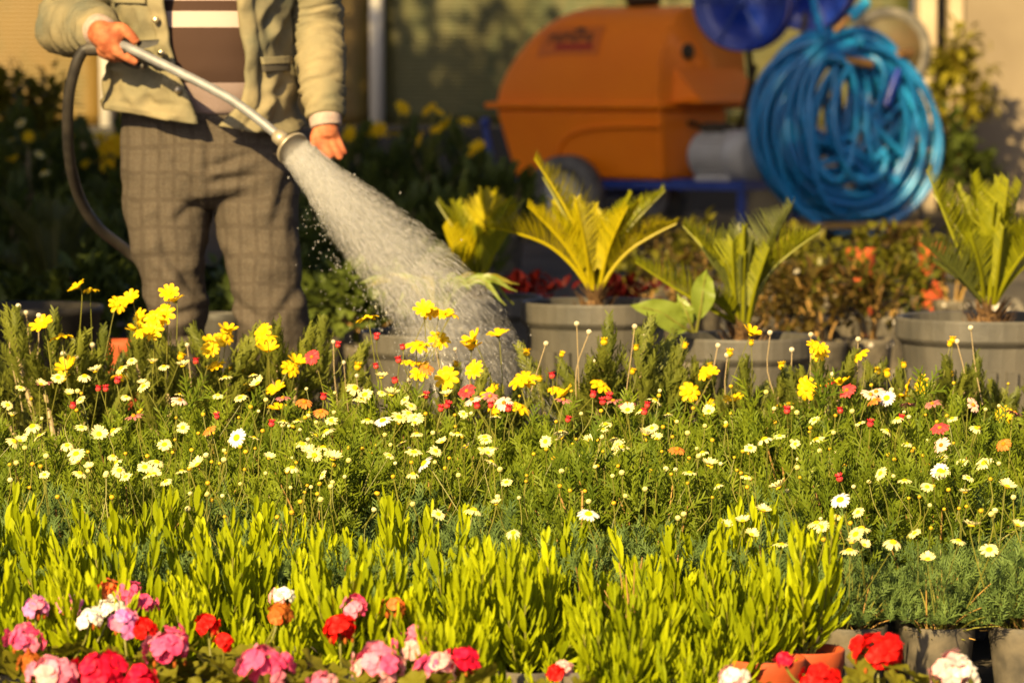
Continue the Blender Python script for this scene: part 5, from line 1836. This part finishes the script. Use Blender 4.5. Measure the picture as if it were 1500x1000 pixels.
for i in range(nv):
    for j in range(nu):
        u = j / (nu - 1)
        # hem height differs round the body
        q = i / (nv - 1)
        zz0 = .90
        pr, pl_ = edge_phi(.9 + .58 * q, Rpx), edge_phi(.9 + .58 * q, Lpx)
        phi = pr + (2 * math.pi + pl_ - pr) * u
        ph = (phi + math.pi) % (2 * math.pi) - math.pi
        hem_py = np.interp(math.degrees(ph), [-180, -90, -45, -5, 5, 30, 60, 90, 180], [170, 158, 166, 180, 182, 194, 196, 186, 170])
        z = zpy(hem_py) + (1.485 - zpy(hem_py)) * q
        p_ = jac(phi, z)
        nrm = norm(np.array([p_[0] - cx, p_[1] * 1.3, 0]))
        a = noise.noise(Vector((p_[0] * 7 + z * 4, p_[1] * 7, z * 7)))
        b = 1 - 2 * abs(noise.noise(Vector((p_[0] * 9 - z * 7 + 4, p_[1] * 9, z * 9))))
        e = min(u, 1 - u) * 2 * math.pi * .19
        pl2 = .006 if .004 < e < .042 else 0.0          # button band stands proud
        hm = .005 if q < .035 else 0.0
        v.append(p_ + nrm * (.016 * a + .015 * b + .006 * noise.noise(Vector((p_[0] * 24, p_[1] * 24, z * 30))) + (jcrease(p_[0], z) if p_[1] < 0 else 0) + pl2 + hm + .012 * max(0, 1 - q * 4)))
f = np.array([(i * nu + j, i * nu + j + 1, (i + 1) * nu + j + 1, (i + 1) * nu + j) for i in range(nv - 1) for j in range(nu - 1)])
mb = MB()
mb.add(np.array(v), f)
jk = obj('jacket', mb.mesh('jacket', ['jacket_khaki', 'jacket_shade'], True), man)
so = jk.modifiers.new('solid', 'SOLIDIFY')
so.thickness = .006
so.offset = -1
def on_jacket(px, py, lift=.02):
    z = zpy(py)
    w_ = (px - 298) / 636.0
    q = max(-1, min(1, abs(w_) / .207))
    phi = math.copysign(math.asin(q ** 1.125), w_)
    p_ = jac(phi, z)
    return p_ + norm(np.array([p_[0] - cx, p_[1] * 1.3, 0])) * lift
for px, py in ((243, 30), (250, 78), (272, 132), (240, -30)):
    mb = MB()
    q = on_jacket(px, py, .026)
    lathe(mb, [(0, .004), (.005, .0035), (.0085, .001), (.0085, -.004), (0, -.004)], 14, M=Matrix.Rotation(math.radians(90), 4, 'X'))
    obj('button', mb.mesh('button', ['button_metal'], True), jk, q)
def flap(corners, name, mat='jacket_khaki', lift=.024, th=.006):
    mb = MB()
    n = 8
    v = []
    (ax, ay), (bx, by), (cx_, cy_), (dx, dy) = corners
    for i in range(n + 1):
        for j in range(n + 1):
            s_, t_ = i / n, j / n
            px = (ax * (1 - s_) + bx * s_) * (1 - t_) + (dx * (1 - s_) + cx_ * s_) * t_
            py = (ay * (1 - s_) + by * s_) * (1 - t_) + (dy * (1 - s_) + cy_ * s_) * t_
            v.append(on_jacket(px, py, lift))
    f = np.array([(i * (n + 1) + j, i * (n + 1) + j + 1, (i + 1) * (n + 1) + j + 1, (i + 1) * (n + 1) + j) for i in range(n) for j in range(n)])
    mb.add(v, f)
    o = obj(name, mb.mesh(name, [mat], True), jk)
    s_ = o.modifiers.new('solid', 'SOLIDIFY')
    s_.thickness = th
    return o
flap(((178, -12), (228, -8), (228, 6), (178, 4)), 'pocket_flap')
flap(((384, 92), (420, 90), (420, 104), (386, 106)), 'pocket_shade', 'jacket_shade', .022)  # dark patch painted in for the shade inside the pocket
flap(((382, 84), (421, 82), (421, 93), (384, 95)), 'pocket_flap')
mb = MB()                                                  # collar
for sg in (-1, 1):
    tube(mb, spline([(cx + sg * .07, -.10, 1.40), (cx + sg * .085, -.05, 1.47), (cx + sg * .06, .05, 1.50), (cx, .085, 1.505)], 10), .02, 8)
obj('collar', mb.mesh('collar', ['jacket_khaki'], True), jk)

def limb(pts, rad, n, wr, seed, segs=28, flat=1.0):
    c = spline(pts, n)
    r = np.interp(np.linspace(0, 1, n), np.linspace(0, 1, len(rad)), rad)
    tg = norm(np.gradient(c, axis=0))
    secs = []
    a = norm(np.cross(tg[0], [0, 1, 0.1]))
    for i in range(n):
        a = norm(a - tg[i] * np.dot(a, tg[i]))
        b = np.cross(tg[i], a)
        secs.append((c[i], a * r[i], b * r[i] * flat))
    mb = MB()
    loft(mb, secs, segs, 0, 2.0, True, wr, seed)
    return mb
sh = 1.385
RARM = [(cx - .165, .0, sh), (cx - .215, .03, 1.27), tuple(ml(98, 30, .0)), tuple(ml(128, 40, -.13)), tuple(ml(146, 44, -.22))]
LARM = [(cx + .165, .0, sh), (cx + .232, .01, 1.27), tuple(ml(464, 30, .0)), tuple(ml(470, 100, -.06)), tuple(ml(477, 172, -.10))]
obj('sleeve', limb(RARM, [.075, .078, .070, .060, .050], 70, .20, 1.0).mesh('sleeve', ['jacket_sleeve'], True), jk)
obj('sleeve', limb(LARM, [.075, .076, .060, .056, .042], 80, .20, 5.0).mesh('sleeve', ['jacket_khaki'], True), jk)
for pts, name in (((ml(140, 43, -.205), ml(148, 47, -.235), ml(153, 50, -.25)), 'cuff'), ((ml(476, 168, -.098), ml(477, 178, -.10), ml(478, 186, -.102)), 'cuff')):
    mb = limb([tuple(q) for q in pts], [.038, .038, .036], 8, .03, 2.0)
    obj('cuff', mb.mesh('cuff', ['cuff_knit'], True), man)

# the body: one continuous figure
mb = MB()
def chain(pts, rad, n=10):
    tube(mb, spline(pts, n), np.interp(np.linspace(0, 1, n), np.linspace(0, 1, len(rad)), rad), 14)
def ball(c, r):
    ellipsoid(mb, c, r, 20, 14)
loft(mb, [tors(.80, .135, .09, cx, .01), tors(.88, .155, .105, cx, .0), tors(1.0, .15, .12, cx, -.015), tors(1.15, .155, .11, cx, -.005), tors(1.30, .165, .10, cx, .01), tors(1.40, .14, .08, cx, .015), tors(1.45, .06, .06, cx, .015)], 28)
chain([(cx, .015, 1.42), (cx, .005, 1.54)], [.058, .054], 5)
for sg, x0 in ((-1, 240), (1, 372)):
    x1 = 268 if sg < 0 else 405
    chain([tuple(ml(x0, 230)), tuple(ml((x0 + x1) / 2, 410, -.02)), tuple(ml(x1, 700))], [.085, .055, .04], 12)
    fx = ml(x1, 715)[0]
    chain([(fx, .01, .06), (fx, -.10, .045), (fx, -.17, .035)], [.042, .04, .03], 8)
ball((cx, .0, 1.64), (.076, .094, .105))
ball((cx, -.035, 1.585), (.058, .062, .062))
ball((cx, -.075, 1.540), (.026, .022, .020))
ball((cx, -.088, 1.665), (.056, .018, .014))
for sg in (-1, 1):
    ball((cx + sg * .078, .012, 1.63), (.012, .022, .033))
    ball((cx + sg * .036, -.075, 1.605), (.022, .02, .018))
chain([(cx, -.088, 1.655), (cx, -.108, 1.615), (cx, -.10, 1.60)], [.010, .016, .014], 6)
ball((cx, -.092, 1.572), (.024, .010, .006))
ball((cx, -.092, 1.562), (.021, .010, .006))
chain(RARM[:3] + [tuple(ml(146, 46, -.23))], [.055, .05, .042, .028], 18)
chain(LARM[:4] + [tuple(ml(478, 178, -.10))], [.055, .05, .042, .034, .027], 18)
H = -.27
def fing(pts, rad):
    chain([tuple(ml(x, y, H + d)) for x, y, d in pts], rad, 12)
# the hand on the lance: back of the hand, pointing finger below, thumb above, three fingers curled round behind
chain([tuple(ml(142, 46, H + .02)), tuple(ml(153, 52, H)), tuple(ml(164, 60, H)), tuple(ml(170, 64, H + .01))], [.029, .033, .031, .024], 10)
ball(ml(156, 66, H - .004), (.022, .020, .022))
fing([(158, 66, -.008), (172, 75, -.014), (187, 84, -.016), (202, 92.5, -.012)], [.0165, .0140, .0125, .0100])
fing([(160, 44, -.002), (177, 42, -.014), (190, 51, -.018), (201, 64, -.014)], [.0170, .0150, .0130, .0105])
fing([(156, 72, .002), (166, 81, .000), (180, 85, .022), (186, 77, .042)], [.0150, .0135, .0115, .0095])
fing([(152, 71, .010), (158, 81, .012), (170, 86, .034), (176, 78, .050)], [.0140, .0128, .0110, .0092])
fing([(148, 68, .018), (150, 78, .022), (160, 83, .042), (166, 76, .054)], [.0130, .0115, .0100, .0085])
H = -.102
# the relaxed hand: palm back towards the camera, thumb leaving its side
chain([tuple(ml(478, 178, H)), tuple(ml(478, 190, H - .004)), tuple(ml(479, 203, H - .006))], [.025, .030, .026], 8)
chain([tuple(ml(470, 188, H)), tuple(ml(471, 203, H - .008))], [.016, .017], 6)
chain([tuple(ml(487, 188, H)), tuple(ml(489, 203, H - .004))], [.016, .016], 6)
fing([(469, 202, -.010), (470, 213, -.018), (475, 222, -.024), (481, 229, -.026)], [.0120, .0108, .0098, .0080])
fing([(476, 204, -.010), (477, 215, -.020), (482, 225, -.026), (487, 232, -.028)], [.0122, .0112, .0100, .0082])
fing([(486, 204, -.006), (489, 215, -.014), (495, 226, -.018), (500, 234, -.020)], [.0120, .0112, .0100, .0080])
fing([(493, 201, .000), (497, 210, -.006), (502, 219, -.008), (506, 227, -.008)], [.0108, .0098, .0086, .0070])
fing([(468, 186, -.004), (462, 197, -.014), (460, 207, -.020), (463, 215, -.022)], [.0130, .0120, .0105, .0088])
body = obj('body', remesh(mb.mesh('body', ['skin']), .0042, 5, .5), man)
for sg in (-1, 1):
    mb = MB()
    ellipsoid(mb, (0, 0, 0), (.0115,) * 3, 12, 8)
    obj('eye', mb.mesh('eye', ['eye_white'], True), man, (cx + sg * .031, -.083, 1.642))
mb = MB()
ellipsoid(mb, (cx, .022, 1.672), (.084, .094, .092), 24, 16)
ellipsoid(mb, (cx, .060, 1.62), (.074, .060, .085), 20, 12)
hr = remesh(mb.mesh('hair', ['hair_grey']), .007, 3)
displace(hr, lambda c: .005 * noise.noise(c * 60))
obj('hair', hr, man)
for x1 in (268, 405):
    fx = float(ml(x1, 715)[0])
    mb = MB()
    loft(mb, [(np.array([fx, y, z]), np.array([w_, 0, 0]), np.array([0, 0, h])) for y, z, w_, h in ((.075, .045, .030, .042), (.04, .055, .044, .054), (-.04, .052, .046, .050), (-.11, .042, .050, .040), (-.17, .036, .046, .033), (-.205, .03, .028, .024))], 20)
    obj('shoe', mb.mesh('shoe', ['shoe_black'], True), man)

# ================================================================== LANCE, HOSE, WATER
plainmat('lance_metal', (0.15, 0.15, 0.16), (0.22, 0.22, 0.23), 30, 0.45, metal=0.2, spec=0.6)
plainmat('rose_metal', (0.24, 0.20, 0.14), (0.34, 0.29, 0.21), 30, 0.4, metal=0.4, spec=0.6)
lp = Mn(195, 73, -.30)
lance = thing('watering_lance', 'grey metal watering lance with a round rose held across the man', 'watering lance', lp)
LO = np.array(lp)
mb = MB()
tube(mb, spline([Mn(176, 66, -.275) - LO, Mn(195, 73.5, -.30) - LO, Mn(262, 106, -.35) - LO, Mn(330, 141, -.40) - LO, Mn(372, 170, -.435) - LO, Mn(404, 196, -.46) - LO], 30), .0112, 14)
obj('tube', mb.mesh('tube', ['lance_metal'], True), lance)
mb = MB()
tube(mb, spline([Mn(190, 76, -.29) - LO, Mn(170, 70, -.255) - LO, Mn(150, 70, -.235) - LO, Mn(128, 72, -.225) - LO], 14), [.016, .017, .018, .018, .018, .018, .018, .018, .018, .018, .018, .018, .017, .016], 12)
obj('grip', mb.mesh('grip', ['black_rubber'], True), lance)
mb = MB()
tr = [Mn(x, y, d) - LO for x, y, d in ((196, 60, -.27), (234, 58, -.29), (231, 66, -.295), (205, 74, -.285), (196, 60, -.25), (234, 58, -.27), (231, 66, -.275), (205, 74, -.265))]
mb.add(tr, np.array([(0, 1, 2, 3), (7, 6, 5, 4), (0, 4, 5, 1), (1, 5, 6, 2), (2, 6, 7, 3), (3, 7, 4, 0)]))
bevel(obj('trigger', mb.mesh('trigger', ['black_rubber']), lance), .003)
mb = MB()
tube(mb, spline([Mn(178, 86, -.245) - LO, Mn(195, 95, -.26) - LO, Mn(212, 97, -.27) - LO], 8), .009, 10)
obj('guard', mb.mesh('guard', ['black_rubber'], True), lance)
c0, c1 = Mn(404, 196, -.46), Mn(431, 219, -.485)
ax = Vector(c1 - c0).normalized()
ax = (ax + Vector((0, -.25, 0))).normalized()
rotm = ax.to_track_quat('Z', 'Y').to_matrix().to_4x4()
mb = MB()
lathe(mb, [(0, -.012), (.0135, -.012), (.0175, -.004), (.0175, .016), (.013, .020), (0, .02)], 20, M=rotm)
obj('collar', mb.mesh('collar', ['rose_metal'], True), lance, Vector(Mn(409, 201, -.463) - LO))
mb = MB()
lathe(mb, [(.0125, 0), (.014, .012), (.026, .026), (.0375, .034), (.0385, .036), (.0405, .038), (.0405, .044), (.0375, .045), (.036, .042)], 36, M=rotm)
rh = obj('rose', mb.mesh('rose', ['rose_metal'], True), lance, Vector(Mn(413, 204.5, -.468) - LO))
mb = MB()
lathe(mb, [(.037, .041), (.02, .044), (0, .045)], 30, M=rotm)
obj('face_plate', mb.mesh('face_plate', ['rose_metal'], True), rh)

hose = [Mn(130, 72, -.226), Mn(121, 76, -.222), Mn(110, 100, -.21), Mn(100, 150, -.17), Mn(101, 225, -.08), Mn(116, 288, .04), Mn(144, 333, .13), Mn(190, 371, .22), Mn(245, 425, .28), G(330, 560, .02), G(420, 530, .014), G(330, 480, .014), G(120, 470, .014), G(-250, 500, .014)]
h0 = np.array([hose[0][0], hose[0][1], 0])
mb = MB()
tube(mb, spline([q - h0 for q in hose], 120), .0135, 12)
thing('garden_hose', 'black rubber hose arching from the lance grip down behind the man', 'hose', h0, me=mb.mesh('garden_hose', ['black_rubber'], True))

# water: fine mist of the jet as a volume, drops and streaks inside it
m, nt, o = new_mat('water_drop')
p = nt.nodes.new('ShaderNodeBsdfPrincipled')
p.inputs['Base Color'].default_value = (.55, .54, .53, 1)
p.inputs['Roughness'].default_value = .15
p.inputs['Specular IOR Level'].default_value = .6
t = nt.nodes.new('ShaderNodeBsdfTranslucent')
t.inputs[0].default_value = (.64, .63, .62, 1)
mx = nt.nodes.new('ShaderNodeMixShader')
mx.inputs[0].default_value = .45
nt.links.new(p.outputs[0], mx.inputs[1])
nt.links.new(t.outputs[0], mx.inputs[2])
tp = nt.nodes.new('ShaderNodeBsdfTransparent')
m2 = nt.nodes.new('ShaderNodeMixShader')
m2.inputs[0].default_value = .70
nt.links.new(mx.outputs[0], m2.inputs[1])
nt.links.new(tp.outputs[0], m2.inputs[2])
nt.links.new(m2.outputs[0], o.inputs[0])

rg = np.random.default_rng(99)
AX = [(0, 432, 221, 656, 25), (.12, 470, 262, 663, 37), (.25, 512, 308, 672, 56), (.5, 597, 395, 690, 77), (.75, 672, 490, 706, 90), (1.0, 720, 590, 722, 94), (1.25, 752, 690, 735, 98)]
A = np.array(AX)
A[1:, 4] *= .88
def axis_at(t):
    c = np.stack([np.interp(t, A[:, 0], A[:, k]) for k in range(1, 5)], -1)
    return c
def plume(n, lo, hi, ln, wd, skew, seed, rnd=.5):
    rg = np.random.default_rng(seed)
    t = rg.uniform(lo, hi, n)
    ct = axis_at(t)
    ct2 = axis_at(np.minimum(t + .02, 1.25))
    dpx = ct2[:, :2] - ct[:, :2]
    dpx /= np.linalg.norm(dpx, axis=1, keepdims=True)
    q = np.stack([dpx[:, 1], -dpx[:, 0]], 1)           # towards the upper right edge
    r = np.sqrt(rg.random(n))
    a = rg.uniform(0, 2 * math.pi, n)
    off = r * np.cos(a)
    off = off + skew * t * (1 - off) * .5 - (rg.random(n) < .10) * rg.random(n) * .55 * t
    dep = r * np.sin(a)
    px = ct[:, 0] + q[:, 0] * off * ct[:, 3]
    py = ct[:, 1] + q[:, 1] * off * ct[:, 3]
    s = ct[:, 2]
    tt = F / s + dep * ct[:, 3] / s
    c = CAM + tt[:, None] * (FWD + RT * ((px - 750) / F)[:, None] + UP * ((500 - py) / F)[:, None])
    # flow: along the axis, fanning out
    fan = .35
    fx = dpx[:, 0] + q[:, 0] * off * fan
    fy = dpx[:, 1] + q[:, 1] * off * fan
    d = norm(RT * fx[:, None] - UP * fy[:, None] - FWD * .25 + FWD * (dep * .3)[:, None] + rg.normal(0, .04, (n, 3)))
    dd, e1, e2 = frame_of(d)
    L = (ln * rg.lognormal(0, .5, n))[:, None]
    W = (wd * rg.lognormal(0, .35, n))[:, None]
    v = np.stack([c + d * L, c - d * L, c + e1 * W, c - e1 * W, c + e2 * W, c - e2 * W], 1)
    base = (np.arange(n) * 6)[:, None, None]
    f = np.array([(0, 2, 4), (0, 4, 3), (0, 3, 5), (0, 5, 2), (1, 4, 2), (1, 3, 4), (1, 5, 3), (1, 2, 5)])[None]
    return v.reshape(-1, 3), (base + f).reshape(-1, 3), n
mb = MB()
for (n, lo, hi, ln, wd, sk, sd) in ((13000, 0, .75, .0085, .00021, .1, 1), (10000, .0, .6, .0050, .00022, .12, 2), (8500, .5, 1.15, .0058, .00021, .15, 4), (9000, .12, 1.2, .0013, .00027, .2, 3)):
    v, f, k = plume(n, lo, hi, ln, wd, sk, sd)
    mb.add(v, f, 0, np.full(len(f), .5))
for k in range(210):                                       # a few fat drops catch the sun
    t_ = rg.uniform(.05, 1.0)
    c = axis_at(np.array([t_]))[0]
    u = rg.normal(0, .55)
    pos = P(c[0] + u * c[3] * .75, c[1] - u * c[3] * .65, c[2] * rg.uniform(1.0, 1.01))
    r = rg.uniform(.0008, .0026)
    ellipsoid(mb, pos, (r, r, r * 1.2), 6, 4)
for k in range(420):                                       # stray drops that fall below the jet
    t_ = rg.uniform(.1, .9)
    c = axis_at(np.array([t_]))[0]
    dn = abs(rg.normal(0, 70)) * (t_ + .2)
    pos = P(c[0] - c[3] * .5 - dn * .35, c[1] + c[3] * .6 + dn, c[2] * rg.uniform(.985, 1.01))
    if pos[2] > .25:
        r = rg.uniform(.0006, .0016)
        ellipsoid(mb, pos, (r, r, r * 1.8), 5, 3)
wt = thing('water_spray', 'fan of sunlit water drops falling from the lance rose onto the daisies', 'water spray', me=mb.mesh('water_spray', ['water_drop']))
wt['kind'] = 'stuff'
# the mist: a closed cone along the jet; local z runs down the jet
V0 = Vector(P(430, 219, 656))
V1 = Vector(P(745, 690, 735))
VL = (V1 - V0).length
Rm = (V1 - V0).to_track_quat('Z', 'Y').to_matrix()
Ri = np.array(Rm).T
def loc_axis(t):
    c = axis_at(np.array([t]))[0]
    return Ri @ (P(c[0], c[1], c[2]) - np.array(V0)), c[3] / c[2]
tt_ = np.linspace(0, 1.25, 25)
lx = [loc_axis(t) for t in tt_]
mb = MB()
loft(mb, [(q, np.array([r * 1.12 + .004, 0, 0]), np.array([0, r * 1.12 + .004, 0])) for q, r in lx], 28)
mm, nt, o = new_mat('water_mist')
tc = nt.nodes.new('ShaderNodeTexCoord')
sx = nt.nodes.new('ShaderNodeSeparateXYZ')
nt.links.new(tc.outputs['Object'], sx.inputs[0])
def mth(op, a, b=None, c=None, clamp=False):
    n = nt.nodes.new('ShaderNodeMath')
    n.operation = op
    n.use_clamp = clamp
    for k, v in enumerate((a, b, c)):
        if v is None:
            continue
        if isinstance(v, (int, float)):
            n.inputs[k].default_value = v
        else:
            nt.links.new(v, n.inputs[k])
    return n.outputs[0]
def curve_of(zs, vs, scale):
    """piecewise linear function of local z through a float curve"""
    n = nt.nodes.new('ShaderNodeFloatCurve')
    cv = n.mapping.curves[0]
    pts = [(min(1, max(0, z)), v / scale) for z, v in zip(zs, vs)]
    cv.points[0].location = pts[0]
    cv.points[1].location = pts[-1]
    for q in pts[1:-1]:
        cv.points.new(*q)
    for q in cv.points:
        q.handle_type = 'VECTOR'
    n.mapping.update()
    nt.links.new(zn, n.inputs[1])
    return mth('MULTIPLY', n.outputs[0], scale)
zn = mth('DIVIDE', sx.outputs[2], VL, clamp=True)
zz = [q[2] / VL for q, r in lx]
pick = list(range(0, 25, 3))
Rz = curve_of([zz[k] for k in pick], [lx[k][1] for k in pick], .2)
Cx = mth('SUBTRACT', curve_of([zz[k] for k in pick], [lx[k][0][0] + .1 for k in pick], .2), .1)
Cy = mth('SUBTRACT', curve_of([zz[k] for k in pick], [lx[k][0][1] + .1 for k in pick], .2), .1)
ux = mth('DIVIDE', mth('SUBTRACT', sx.outputs[0], Cx), Rz)
uy = mth('DIVIDE', mth('SUBTRACT', sx.outputs[1], Cy), Rz)
rr = mth('SQRT', mth('ADD', mth('MULTIPLY', ux, ux), mth('MULTIPLY', uy, uy)))
fall = nt.nodes.new('ShaderNodeMapRange')
fall.interpolation_type = 'SMOOTHSTEP'
nt.links.new(rr, fall.inputs[0])
fall.inputs[1].default_value = 1.06
fall.inputs[2].default_value = .40
cb = nt.nodes.new('ShaderNodeCombineXYZ')
nt.links.new(mth('MULTIPLY', ux, 9.0), cb.inputs[0])
nt.links.new(mth('MULTIPLY', uy, 9.0), cb.inputs[1])
nt.links.new(mth('MULTIPLY', zn, 5.0), cb.inputs[2])
nz = nt.nodes.new('ShaderNodeTexNoise')
nz.inputs['Scale'].default_value = 1.0
nz.inputs['Detail'].default_value = 3
nt.links.new(cb.outputs[0], nz.inputs['Vector'])
stk_ = nt.nodes.new('ShaderNodeMapRange')
nt.links.new(nz.outputs[0], stk_.inputs[0])
stk_.inputs[1].default_value = .3
stk_.inputs[2].default_value = .7
stk_.inputs[3].default_value = .45
stk_.inputs[4].default_value = 1.5
dens = mth('DIVIDE', .015, mth('MULTIPLY', Rz, Rz))
dens = mth('MULTIPLY', mth('MULTIPLY', dens, fall.outputs[0]), stk_.outputs[0])
end = nt.nodes.new('ShaderNodeMapRange')
end.interpolation_type = 'SMOOTHSTEP'
nt.links.new(zn, end.inputs[0])
end.inputs[1].default_value = .98
end.inputs[2].default_value = .40
end.inputs[3].default_value = .0
dens = mth('MULTIPLY', dens, end.outputs[0])
vs = nt.nodes.new('ShaderNodeVolumePrincipled')
vs.inputs['Color'].default_value = (.98, .98, .98, 1)
vs.inputs['Anisotropy'].default_value = 0.0
nt.links.new(dens, vs.inputs['Density'])
nt.links.new(vs.outputs[0], o.inputs['Volume'])
ms = thing('water_mist', 'fine pale mist inside the water jet between lance rose and daisies', 'water mist', V0, me=mb.mesh('water_mist', ['water_mist']))
ms.rotation_euler = Rm.to_euler()
ms['kind'] = 'stuff'
scene.cycles.volume_step_rate = 1.0
scene.cycles.volume_bounces = 1
